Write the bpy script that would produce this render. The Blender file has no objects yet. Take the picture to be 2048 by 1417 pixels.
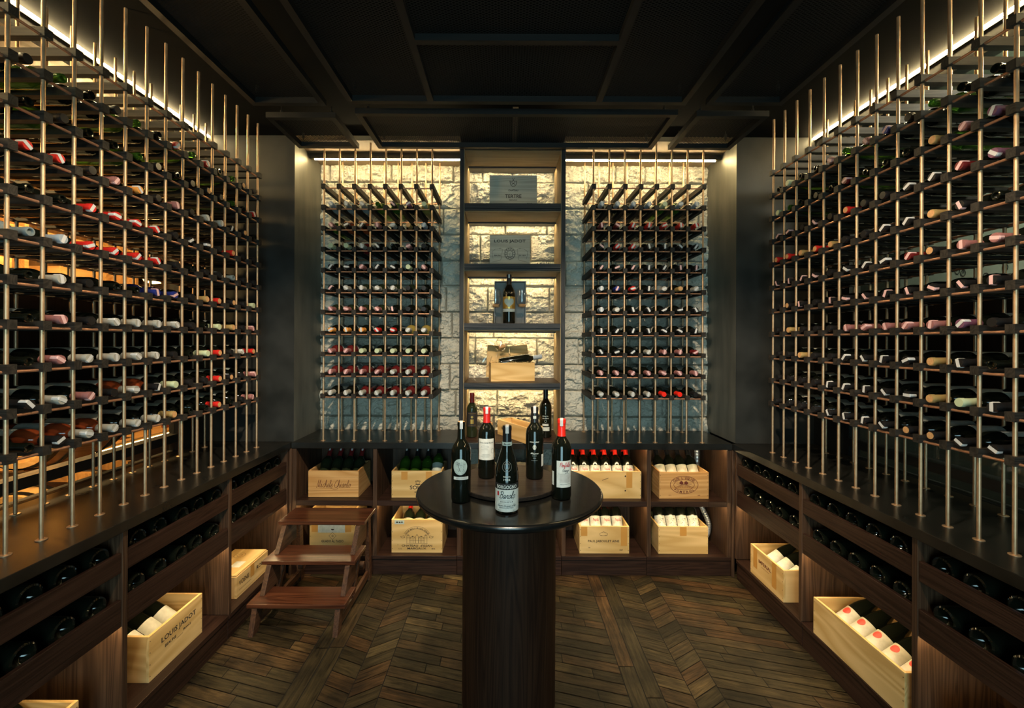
import bpy, bmesh, math, random
from mathutils import Vector, Matrix, noise
random.seed(11)
SC = bpy.context.scene
C = SC.collection
PI = math.pi
ORD = ['first', 'second', 'third', 'fourth', 'fifth', 'sixth', 'seventh', 'eighth', 'ninth', 'tenth',
       'eleventh', 'twelfth', 'thirteenth', 'fourteenth', 'fifteenth']

# ------------------------------------------------------------------ materials
def newmat(name):
    m = bpy.data.materials.new(name); m.use_nodes = True
    nt = m.node_tree; b = nt.nodes['Principled BSDF']
    return m, nt, b

def setp(b, **k):
    names = dict(col='Base Color', rough='Roughness', metal='Metallic', coat='Coat Weight', coatr='Coat Roughness',
                 spec='Specular IOR Level', trans='Transmission Weight', ior='IOR', emis='Emission Color', es='Emission Strength',
                 sheen='Sheen Weight', aniso='Anisotropic')
    for a, v in k.items():
        if a in ('col', 'emis') and len(v) == 3: v = (*v, 1)
        b.inputs[names[a]].default_value = v

def plain(name, col, rough=.5, **k):
    m, nt, b = newmat(name); setp(b, col=col, rough=rough, **k); return m

def grain(name, c1, c2, axis=0, rough=.45, scale=9, stretch=14, bump=.15, coat=0, ring=0.35, rv=.12, metal=0):
    """wood: noise stretched along one axis of the object's own space"""
    m, nt, b = newmat(name); N, L = nt.nodes, nt.links
    tc = N.new('ShaderNodeTexCoord'); mp = N.new('ShaderNodeMapping')
    s = [scale * stretch / 4] * 3; s[axis] = scale / 4
    mp.inputs['Scale'].default_value = s
    oi = N.new('ShaderNodeObjectInfo')
    L.new(tc.outputs['Object'], mp.inputs['Vector'])
    va = N.new('ShaderNodeVectorMath'); va.operation = 'ADD'
    mu = N.new('ShaderNodeMath'); mu.operation = 'MULTIPLY'; mu.inputs[1].default_value = 37
    L.new(oi.outputs['Random'], mu.inputs[0]); L.new(mp.outputs[0], va.inputs[0]); L.new(mu.outputs[0], va.inputs[1])
    n1 = N.new('ShaderNodeTexNoise'); n1.inputs['Scale'].default_value = 1.0; n1.inputs['Detail'].default_value = 6; n1.inputs['Roughness'].default_value = .62
    L.new(va.outputs[0], n1.inputs['Vector'])
    n2 = N.new('ShaderNodeTexNoise'); n2.inputs['Scale'].default_value = .22; n2.inputs['Detail'].default_value = 2; n2.inputs['Distortion'].default_value = 1.2
    L.new(va.outputs[0], n2.inputs['Vector'])
    w = N.new('ShaderNodeMath'); w.operation = 'MULTIPLY'; w.inputs[1].default_value = 26; L.new(n2.outputs['Fac'], w.inputs[0])
    fr = N.new('ShaderNodeMath'); fr.operation = 'PINGPONG'; fr.inputs[1].default_value = 1; L.new(w.outputs[0], fr.inputs[0])
    mx = N.new('ShaderNodeMix'); mx.data_type = 'FLOAT'; mx.inputs[0].default_value = ring
    L.new(n1.outputs['Fac'], mx.inputs[2]); L.new(fr.outputs[0], mx.inputs[3])
    cr = N.new('ShaderNodeValToRGB'); cr.color_ramp.elements[0].position = .3; cr.color_ramp.elements[1].position = .72
    cr.color_ramp.elements[0].color = (*c1, 1); cr.color_ramp.elements[1].color = (*c2, 1)
    L.new(mx.outputs[0], cr.inputs[0]); L.new(cr.outputs[0], b.inputs['Base Color'])
    rr = N.new('ShaderNodeMapRange'); rr.inputs[3].default_value = rough + rv; rr.inputs[4].default_value = rough - rv
    L.new(n1.outputs['Fac'], rr.inputs[0]); L.new(rr.outputs[0], b.inputs['Roughness'])
    bp = N.new('ShaderNodeBump'); bp.inputs['Strength'].default_value = bump; bp.inputs['Distance'].default_value = .002
    L.new(n1.outputs['Fac'], bp.inputs['Height']); L.new(bp.outputs[0], b.inputs['Normal'])
    setp(b, coat=coat, metal=metal, coatr=.2, spec=.28)
    return m

def mottled(name, c1, c2, scale=6, rough=.5, rv=.1, bump=.1, metal=0, detail=6, stretch=(1, 1, 1), spec=.5, dist=.003):
    m, nt, b = newmat(name); N, L = nt.nodes, nt.links
    tc = N.new('ShaderNodeTexCoord'); mp = N.new('ShaderNodeMapping'); mp.inputs['Scale'].default_value = stretch
    n1 = N.new('ShaderNodeTexNoise'); n1.inputs['Scale'].default_value = scale; n1.inputs['Detail'].default_value = detail
    L.new(tc.outputs['Object'], mp.inputs[0]); L.new(mp.outputs[0], n1.inputs['Vector'])
    cr = N.new('ShaderNodeValToRGB'); cr.color_ramp.elements[0].position = .32; cr.color_ramp.elements[1].position = .7
    cr.color_ramp.elements[0].color = (*c1, 1); cr.color_ramp.elements[1].color = (*c2, 1)
    L.new(n1.outputs['Fac'], cr.inputs[0]); L.new(cr.outputs[0], b.inputs['Base Color'])
    rr = N.new('ShaderNodeMapRange'); rr.inputs[3].default_value = rough - rv; rr.inputs[4].default_value = rough + rv
    L.new(n1.outputs['Fac'], rr.inputs[0]); L.new(rr.outputs[0], b.inputs['Roughness'])
    bp = N.new('ShaderNodeBump'); bp.inputs['Strength'].default_value = bump; bp.inputs['Distance'].default_value = dist
    L.new(n1.outputs['Fac'], bp.inputs['Height']); L.new(bp.outputs[0], b.inputs['Normal'])
    setp(b, metal=metal, spec=spec)
    return m

def emit(name, col, s):
    m, nt, b = newmat(name); setp(b, col=(0, 0, 0), emis=col, es=s); return m

def clearglass(name, tint=(1, 1, 1), ior=1.45, rough=0.02, through=1.0):
    """thin clear glass: lets light straight through, mirrors at grazing angles"""
    m = bpy.data.materials.new(name); m.use_nodes = True; nt = m.node_tree; N, L = nt.nodes, nt.links
    N.clear(); o = N.new('ShaderNodeOutputMaterial'); mx = N.new('ShaderNodeMixShader')
    t = N.new('ShaderNodeBsdfTransparent'); t.inputs[0].default_value = (*tint, 1)
    g = N.new('ShaderNodeBsdfGlossy'); g.inputs['Roughness'].default_value = rough
    lw = N.new('ShaderNodeLayerWeight'); lw.inputs[0].default_value = .5
    pw = N.new('ShaderNodeMath'); pw.operation = 'POWER'; pw.inputs[1].default_value = 4; L.new(lw.outputs['Facing'], pw.inputs[0])
    f = N.new('ShaderNodeMath'); f.operation = 'MULTIPLY_ADD'; f.inputs[1].default_value = .75; f.inputs[2].default_value = (ior - 1) * .13; L.new(pw.outputs[0], f.inputs[0])
    L.new(f.outputs[0], mx.inputs[0]); L.new(t.outputs[0], mx.inputs[1]); L.new(g.outputs[0], mx.inputs[2]); L.new(mx.outputs[0], o.inputs[0])
    return m

WARM = (1, .74, .36)
M = {}
M['beam0'] = grain('rack_wood_x', (.012, .0095, .0075), (.036, .029, .022), 0, .62, 12, 16, .35)
M['beam1'] = grain('rack_wood_y', (.012, .0095, .0075), (.036, .029, .022), 1, .62, 12, 16, .35)
M['cab0'] = grain('cabinet_wood_x', (.014, .0062, .004), (.038, .018, .0115), 0, .42, 9, 22, .18)
M['cab1'] = grain('cabinet_wood_y', (.014, .0062, .004), (.038, .018, .0115), 1, .42, 9, 22, .18)
M['cab2_lit'] = grain('cabinet_wood_z_lit', (.032, .016, .009), (.082, .043, .024), 2, .42, 9, 22, .18)  # side and back panels: same wood, LED glow brightened into the colour
M['tower0'] = grain('tower_wood_x', (.012, .0115, .0125), (.028, .027, .029), 0, .5, 9, 22, .2)
M['tower2'] = grain('tower_wood_z', (.012, .0115, .0125), (.028, .027, .029), 2, .5, 9, 22, .2)
M['towerin2'] = grain('tower_lining_z', (.28, .20, .105), (.36, .27, .15), 2, .5, 9, 20, .1)
M['towerin0'] = grain('tower_lining_x', (.25, .17, .085), (.33, .235, .125), 0, .5, 9, 20, .1)
M['step0'] = grain('stool_wood_x', (.032, .009, .004), (.088, .029, .013), 0, .34, 8, 20, .12, coat=.25)
M['step1'] = grain('stool_wood_y', (.032, .014, .008), (.08, .038, .020), 1, .42, 8, 20, .12)
M['pine0'] = grain('pine_x', (.54, .33, .115), (.70, .47, .205), 0, .55, 5, 12, .12, ring=.45)
M['pine1'] = grain('pine_y', (.52, .31, .11), (.67, .44, .19), 1, .55, 5, 12, .12, ring=.45)
M['pineo0'] = grain('pine_orange_x', (.47, .23, .07), (.62, .35, .135), 0, .5, 5, 12, .12, ring=.4)
M['pineo1'] = grain('pine_orange_y', (.45, .22, .07), (.58, .33, .13), 1, .5, 5, 12, .12, ring=.4)
M['pineg0'] = grain('pine_grey_x', (.36, .32, .25), (.52, .47, .37), 0, .6, 4, 22, .12, ring=.3)
M['pineg1'] = grain('pine_grey_y', (.32, .27, .20), (.46, .40, .31), 1, .6, 4, 22, .12, ring=.3)
M['rod'] = mottled('copper_rod', (.54, .34, .19), (.66, .45, .27), 30, .44, .06, .02, metal=.8)
M['bar'] = mottled('copper_bar', (.55, .27, .15), (.66, .34, .20), 30, .45, .06, .02, metal=.75)
M['top'] = mottled('worktop_black', (.006, .006, .005), (.012, .011, .009), 9, .30, .07, .05)
M['table'] = mottled('table_lacquer', (.006, .006, .0055), (.010, .010, .009), 40, .20, .03, .05)
M['susan'] = grain('turntable_wood', (.014, .010, .008), (.032, .023, .018), 0, .36, 9, 20, .08)
M['column'] = grain('pedestal_wood', (.016, .006, .003), (.036, .0145, .007), 2, .6, 8, 22, .12)
M['column'].node_tree.nodes['Principled BSDF'].inputs['Specular IOR Level'].default_value = .12
M['plaster'] = mottled('dark_plaster', (.013, .0135, .012), (.03, .03, .027), 5, .55, .12, .06, spec=.25)
M['steel'] = mottled('dark_brushed_panel', (.14, .14, .12), (.22, .215, .18), 4, .52, .08, .06, metal=.7, stretch=(3, 3, .6))
M['ceil'] = mottled('black_ceiling', (.003, .003, .0027), (.005, .005, .0044), 5, .9, .05, .05, spec=.1)
M['soffit'] = mottled('plywood_soffit', (.20, .14, .075), (.26, .19, .11), 6, .6, .1, .05)
M['frame'] = plain('black_steel', (.008, .008, .0072), .5, metal=.2)
M['blackframe'] = plain('window_frame_black', (.008, .008, .008), .4)
M['panel'] = grain('dark_back_panel', (.012, .007, .005), (.026, .016, .011), 2, .5, 8, 20, .1)
M['led'] = emit('led_warm', (1, .76, .38), 140)
M['led2'] = emit('led_shelf', (1, .77, .40), 78)
M['led3'] = emit('led_cabinet', (1, .74, .36), 66)
M['ledprof'] = plain('led_channel', (.10, .09, .07), .4, metal=.8)
M['ink'] = plain('burnt_ink', (.03, .014, .008), .7)
M['inkred'] = plain('red_brown_ink', (.13, .022, .010), .7)
M['inkblack'] = plain('black_ink', (.015, .013, .012), .7)
M['inkgrey'] = plain('grey_ink', (.16, .16, .14), .7)
M['tape'] = plain('brown_tape', (.52, .25, .055), .35)
M['nail'] = plain('nail_head', (.03, .02, .015), .5, metal=.5)
M['paper'] = mottled('paper_white', (.60, .58, .52), (.72, .70, .64), 60, .6, .05, .02)
M['cream'] = mottled('paper_cream', (.50, .46, .36), (.62, .57, .46), 60, .6, .05, .02)
M['greylabel'] = mottled('paper_grey', (.40, .42, .39), (.56, .58, .53), 40, .6, .05, .02)
M['bluelabel'] = mottled('paper_greyblue', (.36, .42, .38), (.46, .52, .46), 50, .6, .05, .02)
M['reddot'] = plain('label_red_dot', (.72, .05, .03), .5)
M['redprint'] = plain('red_print', (.50, .03, .03), .5)
M['gold'] = plain('gold_foil', (.62, .40, .10), .35, metal=.8)
M['cork'] = mottled('cork', (.52, .25, .09), (.66, .36, .15), 90, .7, .05, .1)
M['clear'] = clearglass('clear_glass')
M['pane'] = clearglass('window_pane', (.93, .95, .92), 1.35)
M['pipe'] = plain('silver_hose', (.45, .46, .47), .35, metal=.7)
M['straw'] = plain('wood_wool', (.62, .46, .20), .7)
M['casegrey'] = plain('grey_case', (.24, .22, .20), .5)
M['casein'] = plain('case_velvet', (.23, .22, .20), .8)
M['chrome'] = plain('chrome', (.6, .6, .58), .2, metal=1)
M['barrel0'] = grain('barrel_oak', (.50, .27, .09), (.70, .42, .17), 1, .5, 5, 12, .15)
M['barwood'] = grain('bar_wood', (.32, .15, .045), (.50, .26, .09), 1, .4, 5, 12, .1)
M['amber'] = plain('amber_liquor', (.55, .22, .03), .1, trans=.6)
M['lamp'] = emit('lamp_glow', (1, .62, .22), 9)
M['ledbar'] = emit('led_bar', (1, .70, .30), 14)
M['wallgreen'] = mottled('green_wall', (.055, .07, .045), (.075, .09, .06), 4, .6, .1, .05)
M['mural'] = mottled('mural_paper', (.40, .47, .36), (.48, .54, .43), 5, .7, .05, .02)
M['muralink'] = plain('mural_grey', (.10, .11, .095), .8)
# glass of the bottles and capsule colours
GL = {'d': plain('glass_dark', (.0045, .0055, .0035), .09, coat=.2), 'g': plain('glass_green', (.10, .26, .03), .05, trans=.75, ior=1.3),
      'o': plain('wine_rose_amber', (.24, .045, .013), .06, coat=.3), 'r': plain('wine_ruby', (.115, .012, .012), .06, coat=.3),
      'c': plain('glass_clear', (.42, .50, .50), .05, trans=.6, ior=1.3), 'y': plain('wine_straw', (.36, .26, .06), .06, trans=.3, ior=1.3),
      'b': plain('glass_blue', (.012, .016, .10), .05, coat=.3), 't': plain('glass_teal', (.016, .022, .010), .05, coat=.3)}
CAP = {'white': plain('cap_white', (.38, .355, .30), .4), 'red': plain('cap_red', (.55, .02, .015), .3), 'black': plain('cap_black', (.012, .011, .011), .3),
       'pink': plain('cap_dusty_pink', (.30, .12, .11), .45), 'pale': plain('cap_pale_green', (.50, .55, .34), .4), 'orange': plain('cap_orange', (.72, .28, .05), .4),
       'gold': plain('cap_gold', (.55, .36, .13), .4, metal=.4), 'blue': plain('cap_blue', (.02, .03, .18), .3), 'purple': plain('cap_purple', (.16, .06, .10), .4),
       'grey': plain('cap_grey', (.30, .34, .38), .4), 'wine': plain('cap_burgundy', (.13, .012, .012), .35), 'bright': plain('cap_scarlet', (.85, .025, .012), .3)}
M['stickw'] = plain('strip_white', (.60, .58, .56), .55)
M['stickp'] = plain('strip_pink', (.74, .44, .42), .55)

# ------------------------------------------------------------------ mesh helpers
class MB:
    def __init__(s): s.v = []; s.f = []; s.m = []
    def add(s, vs, fs, mi=0):
        o = len(s.v); s.v += [tuple(p) for p in vs]; s.f += [tuple(i + o for i in q) for q in fs]; s.m += [mi] * len(fs); return s
    def box(s, x0, x1, y0, y1, z0, z1, mi=0):
        vs = [(x, y, z) for z in (z0, z1) for y in (y0, y1) for x in (x0, x1)]
        return s.add(vs, [(0, 2, 3, 1), (4, 5, 7, 6), (0, 1, 5, 4), (2, 6, 7, 3), (0, 4, 6, 2), (1, 3, 7, 5)], mi)
    def obox(s, mat, sx, sy, sz, mi=0):
        vs = [mat @ Vector((x * sx / 2, y * sy / 2, z * sz / 2)) for z in (-1, 1) for y in (-1, 1) for x in (-1, 1)]
        return s.add(vs, [(0, 2, 3, 1), (4, 5, 7, 6), (0, 1, 5, 4), (2, 6, 7, 3), (0, 4, 6, 2), (1, 3, 7, 5)], mi)
    def prism(s, poly, a0, a1, axis='x', mi=0):
        n = len(poly)
        def P(q, a): return (a, q[0], q[1]) if axis == 'x' else ((q[0], a, q[1]) if axis == 'y' else (q[0], q[1], a))
        vs = [P(q, a0) for q in poly] + [P(q, a1) for q in poly]
        fs = [tuple(range(n))[::-1], tuple(range(n, 2 * n))] + [(i, (i + 1) % n, n + (i + 1) % n, n + i) for i in range(n)]
        return s.add(vs, fs, mi)
    def tube(s, pts, r, seg=10, mi=0, caps=True):
        pts = [Vector(p) for p in pts]; rings = []
        rr = r if isinstance(r, (list, tuple)) else [r] * len(pts)
        d0 = (pts[1] - pts[0]).normalized(); up = Vector((0, 0, 1)) if abs(d0.z) < .9 else Vector((1, 0, 0))
        a = d0.cross(up).normalized()
        o = len(s.v)
        for i, p in enumerate(pts):
            d = (pts[min(i + 1, len(pts) - 1)] - pts[max(i - 1, 0)]).normalized()
            a = (a - d * a.dot(d)).normalized(); b = d.cross(a)
            for k in range(seg):
                t = 2 * PI * k / seg; s.v.append(tuple(p + (a * math.cos(t) + b * math.sin(t)) * rr[i]))
        for i in range(len(pts) - 1):
            for k in range(seg):
                q = (o + i * seg + k, o + i * seg + (k + 1) % seg, o + (i + 1) * seg + (k + 1) % seg, o + (i + 1) * seg + k); s.f.append(q); s.m.append(mi)
        if caps:
            s.f.append(tuple(o + k for k in range(seg))[::-1]); s.f.append(tuple(o + (len(pts) - 1) * seg + k for k in range(seg))); s.m += [mi, mi]
        return s
    def lathe(s, prof, seg=24, mat=None, mi=0, closed=False):
        o = len(s.v); mat = mat or Matrix(); n = len(prof)
        idx = []
        for (r, z) in prof:
            if r < 1e-6: idx.append([len(s.v)]); s.v.append(tuple(mat @ Vector((0, 0, z))))
            else:
                idx.append(list(range(len(s.v), len(s.v) + seg)))
                for k in range(seg):
                    t = 2 * PI * k / seg; s.v.append(tuple(mat @ Vector((r * math.cos(t), r * math.sin(t), z))))
        rng = range(n) if closed else range(n - 1)
        for i in rng:
            A, B = idx[i], idx[(i + 1) % n]
            for k in range(seg):
                k2 = (k + 1) % seg
                if len(A) == 1 and len(B) == 1: continue
                if len(A) == 1: q = (A[0], B[k2], B[k])
                elif len(B) == 1: q = (A[k], A[k2], B[0])
                else: q = (A[k], A[k2], B[k2], B[k])
                s.f.append(q); s.m.append(mi)
        return s
    def mesh(s, name, mats, smooth=False, fix=True):
        me = bpy.data.meshes.new(name); me.from_pydata(s.v, [], s.f)
        for m in (mats if isinstance(mats, (list, tuple)) else [mats]): me.materials.append(m)
        if any(s.m): me.polygons.foreach_set('material_index', s.m)
        if fix:
            bm = bmesh.new(); bm.from_mesh(me); bmesh.ops.recalc_face_normals(bm, faces=bm.faces); bm.to_mesh(me); bm.free()
        if smooth:
            me.polygons.foreach_set('use_smooth', [True] * len(me.polygons)); me.set_sharp_from_angle(angle=math.radians(38))
        me.update(); return me

def link(name, me, parent=None, loc=None, rot=None, mw=None):
    o = bpy.data.objects.new(name, me); C.objects.link(o)
    if parent is not None: o.parent = parent
    if loc is not None: o.location = loc
    if rot is not None: o.rotation_euler = rot
    if mw is not None: o.matrix_local = mw
    return o

def obj(name, mb, mats, parent=None, smooth=False, bevel=0, loc=None, rot=None, fix=True, world=False):
    if world and parent is not None:
        l = Vector(parent.location); mb.v = [tuple(Vector(p) - l) for p in mb.v]
    o = link(name, mb.mesh(name, mats, smooth, fix), parent, loc, rot)
    if bevel:
        m = o.modifiers.new('edge', 'BEVEL'); m.width = bevel; m.segments = 2; m.limit_method = 'ANGLE'; m.angle_limit = math.radians(40)
    return o

def tag(o, label=None, cat=None, group=None, kind=None):
    for k, v in (('label', label), ('category', cat), ('group', group), ('kind', kind)):
        if v: o[k] = v
    return o

def thing(name, label, cat, loc=(0, 0, 0), rotz=0, group=None, mw=None):
    o = bpy.data.objects.new(name, None); C.objects.link(o); o.empty_display_size = .05
    if mw is not None: o.matrix_world = mw
    else: o.location = loc; o.rotation_euler = (0, 0, rotz)
    return tag(o, label, cat, group)

def struct(name, mb, mats, parent=None, smooth=False, bevel=0, fix=True):
    o = obj(name, mb, mats, parent, smooth, bevel, fix=fix)
    if parent is None: o['kind'] = 'structure'
    return o

# ------------------------------------------------------------------ flat print: letters, lines and shapes laid on panels and bottles
CURSIVE = {
    'i': (.34, [[(0, .1), (.13, .5), (.14, .1), (.22, 0), (.35, .12)], [(.15, .7), (.17, .72)]]), 'c': (.40, [[(.38, .4), (.25, .5), (.08, .3), (.12, .05), (.28, 0), (.42, .12)]]),
    'h': (.47, [[(0, .1), (.2, .75), (.2, 1), (.11, .92), (.08, 0)], [(.08, .2), (.22, .48), (.32, .4), (.32, .1), (.38, 0), (.48, .12)]]), 'e': (.38, [[(0, .15), (.25, .3), (.3, .45), (.18, .5), (.06, .3), (.12, .05), (.25, 0), (.4, .14)]]),
    'l': (.29, [[(0, .12), (.22, .75), (.2, 1), (.1, .9), (.1, .15), (.18, 0), (.3, .12)]]), 'a': (.50, [[(.36, .42), (.22, .5), (.06, .25), (.14, 0), (.3, .2), (.37, .46), (.35, .1), (.42, 0), (.52, .12)]]),
    'r': (.43, [[(0, .1), (.12, .5), (.16, .42), (.3, .46), (.28, .1), (.34, 0), (.44, .12)]]), 'o': (.44, [[(.25, .5), (.08, .35), (.1, .05), (.25, 0), (.36, .2), (.3, .45), (.2, .48)], [(.3, .45), (.45, .4)]]),
    'n': (.47, [[(.05, .48), (.08, 0)], [(.08, .2), (.22, .48), (.32, .4), (.32, .1), (.38, 0), (.48, .12)]]), 'f': (.34, [[(0, .12), (.2, .7), (.24, 1), (.14, .92), (.12, 0), (.08, -.4), (.18, -.3), (.18, .05), (.35, .14)]]),
    'd': (.50, [[(.34, .42), (.2, .5), (.05, .25), (.14, 0), (.3, .2)], [(.38, 1), (.34, .12), (.4, 0), (.5, .12)]]), 's': (.32, [[(0, .1), (.18, .5), (.27, .2), (.15, 0), (.02, .06)]]),
    'g': (.50, [[(.36, .42), (.22, .5), (.06, .25), (.14, 0), (.3, .2)], [(.36, .46), (.34, -.3), (.2, -.42), (.1, -.3), (.5, .12)]]), 'M': (.82, [[(0, .05), (.1, 0), (.22, .9), (.28, 1), (.34, .2), (.38, .1), (.58, .9), (.64, 1), (.62, .2), (.7, 0), (.82, .12)]]),
    'C': (.66, [[(.6, .8), (.5, 1), (.2, .8), (.05, .4), (.15, .05), (.4, 0), (.65, .2)]]), 'P': (.60, [[(.15, 0), (.25, .9)], [(0, .7), (.2, 1), (.55, .95), (.6, .65), (.4, .5), (.22, .5)]]),
    'G': (.62, [[(.6, .85), (.45, 1), (.15, .7), (.08, .25), (.3, 0), (.55, .15), (.58, .4), (.4, .4)]]), 'B': (.66, [[(.15, 0), (.25, .95)], [(.05, .85), (.3, 1), (.55, .85), (.5, .6), (.25, .52), (.55, .45), (.6, .15), (.35, 0), (.1, .08)]])}
class Print:
    def __init__(s): s.v = []; s.f = []
    def text(s, body, x, y, size, align='C', shear=0, width=None, spacing=1.0):
        c = bpy.data.curves.new('t', 'FONT'); c.body = body; c.size = size; c.resolution_u = 2; c.shear = shear; c.space_character = spacing; c.offset = size * .02
        o = bpy.data.objects.new('t', c); me = bpy.data.meshes.new_from_object(o)
        vs = [(v.co.x, v.co.y) for v in me.vertices]; fs = [tuple(p.vertices) for p in me.polygons]
        bpy.data.objects.remove(o); bpy.data.curves.remove(c); bpy.data.meshes.remove(me)
        if not vs: return s
        x0 = min(v[0] for v in vs); x1 = max(v[0] for v in vs); k = 1 if width is None else width / (x1 - x0)
        cx = (x0 + x1) / 2 if align == 'C' else x0
        o = len(s.v); s.v += [(x + (a - cx) * k, y + b) for a, b in vs]; s.f += [tuple(i + o for i in f) for f in fs]; return s
    def script(s, body, x, y, size, width=None, w=.0012, slant=.35):
        cur = 0; strokes = []
        for ch in body:
            if ch == ' ': cur += .3; continue
            adv, st = CURSIVE[ch]
            for q in st:
                q = [Vector((a + cur + slant * b, b, 0)) for a, b in q]; e = [q[0] * 2 - q[1]] + q + [q[-1] * 2 - q[-2]]; o = []
                for i in range(1, len(e) - 2):
                    for k in range(4):
                        t = k / 4; a, b, c_, d = e[i - 1:i + 3]
                        o.append(.5 * ((2 * b) + (c_ - a) * t + (2 * a - 5 * b + 4 * c_ - d) * t * t + (3 * b - a - 3 * c_ + d) * t ** 3))
                strokes.append(o + [e[-2]])
            cur += adv
        k = size if width is None else width / cur
        for o in strokes: s.line([(x + (p.x - cur / 2) * k, y + p.y * size) for p in o], w)
        return s
    def arc_text(s, body, cx, cy, r, size, a0, a1, rx=None, up=True):
        n = len(body)
        for i, ch in enumerate(body):
            if ch == ' ': continue
            a = a0 + (a1 - a0) * (i + .5) / n; p = Print().text(ch, 0, -size * .35 if True else 0, size)
            t = a - PI / 2 if up else a + PI / 2; ct, st = math.cos(t), math.sin(t); o = len(s.v)
            X = cx + (rx or r) * math.cos(a); Y = cy + r * math.sin(a)
            s.v += [(X + x * ct - y * st, Y + x * st + y * ct) for x, y in p.v]; s.f += [tuple(k + o for k in f) for f in p.f]
        return s
    def line(s, pts, w=.0012, close=False):
        pts = list(pts); pts += [pts[0]] if close else []
        for (a, b), (c, d) in zip(pts, pts[1:]):
            l = math.hypot(c - a, d - b) or 1e-9; nx, ny = -(d - b) / l * w / 2, (c - a) / l * w / 2; ex, ey = (c - a) / l * w * .3, (d - b) / l * w * .3
            o = len(s.v); s.v += [(a + nx - ex, b + ny - ey), (a - nx - ex, b - ny - ey), (c - nx + ex, d - ny + ey), (c + nx + ex, d + ny + ey)]; s.f.append((o, o + 1, o + 2, o + 3))
        return s
    def poly(s, pts):
        o = len(s.v); s.v += list(pts); s.f.append(tuple(range(o, o + len(pts)))); return s
    def rect(s, x0, x1, y0, y1, nx=1):
        for i in range(nx):
            a = x0 + (x1 - x0) * i / nx; b = x0 + (x1 - x0) * (i + 1) / nx; s.poly([(a, y0), (b, y0), (b, y1), (a, y1)])
        return s
    def ring(s, cx, cy, rx, ry=None, w=.0012, n=32, a0=0, a1=2 * PI):
        ry = ry or rx
        return s.line([(cx + rx * math.cos(a0 + (a1 - a0) * i / n), cy + ry * math.sin(a0 + (a1 - a0) * i / n)) for i in range(n + 1)], w)
    def disc(s, cx, cy, rx, ry=None, n=24):
        ry = ry or rx
        for i in range(n // 2 - 1 if False else 1): pass
        o = len(s.v); s.v += [(cx, cy)] + [(cx + rx * math.cos(2 * PI * i / n), cy + ry * math.sin(2 * PI * i / n)) for i in range(n)]
        s.f += [(o, o + 1 + i, o + 1 + (i + 1) % n) for i in range(n)]; return s
    def flat(s, name, mat, parent, org, ux, uz, off=.0006):
        org, ux, uz = Vector(org), Vector(ux), Vector(uz); nrm = ux.cross(uz) * off
        b = MB(); b.v = [tuple(org + ux * x + uz * y + nrm) for x, y in s.v]; b.f = s.f; b.m = [0] * len(s.f)
        return obj(name, b, mat, parent, fix=False)
    def wrap(s, name, mat, parent, r, ang=0, off=.0006, cone=None):
        """x runs round the bottle (arc length), y is height"""
        b = MB(); r0 = r + off
        bm = bmesh.new(); vv = [bm.verts.new((x, y, 0)) for x, y in s.v]
        for f in s.f:
            try: bm.faces.new([vv[i] for i in f])
            except ValueError: pass
        x0, x1 = min(v[0] for v in s.v), max(v[0] for v in s.v); n = int((x1 - x0) / .0045)
        for i in range(1, n + 1):
            bmesh.ops.bisect_plane(bm, geom=bm.verts[:] + bm.edges[:] + bm.faces[:], dist=1e-7, plane_co=(x0 + (x1 - x0) * i / (n + 1), 0, 0), plane_no=(1, 0, 0))
        bm.verts.index_update(); V2 = [(v.co.x, v.co.y) for v in bm.verts]; F2 = [tuple(v.index for v in f.verts) for f in bm.faces]; bm.free()
        for x, y in V2:
            rr = r0 if cone is None else cone(y) + off
            a = ang + x / r; b.v.append((rr * math.cos(a), rr * math.sin(a), y))
        b.f = F2; b.m = [0] * len(F2)
        return obj(name, b, mat, parent, fix=False)

# ------------------------------------------------------------------ camera
H = 1.524; F = 862.0
cam = bpy.data.cameras.new('camera'); cam.lens = F / 2048 * 36; cam.sensor_width = 36
cam.shift_x = (1024 - 1013) / 2048; cam.shift_y = (681 - 708.5) / 2048
co = bpy.data.objects.new('camera', cam); C.objects.link(co)
co.location = (0, 0, H); co.rotation_euler = (Matrix.Rotation(PI / 2, 3, 'X') @ Matrix.Rotation(.0042, 3, 'Z')).to_euler()
cam.clip_start = .05; SC.camera = co

ZT = .859           # worktop height
ZC = 2.85           # ceiling height
XL, XR = -1.53, 1.589   # front rods of the side racks
DEP = .318          # rack depth
WL, WR = -1.95, 2.0  # side walls
EL, ER = -1.39, 1.465  # worktop front edges
YB = 2.785          # front edge of the back worktop
YS = 3.238          # stone wall

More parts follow.
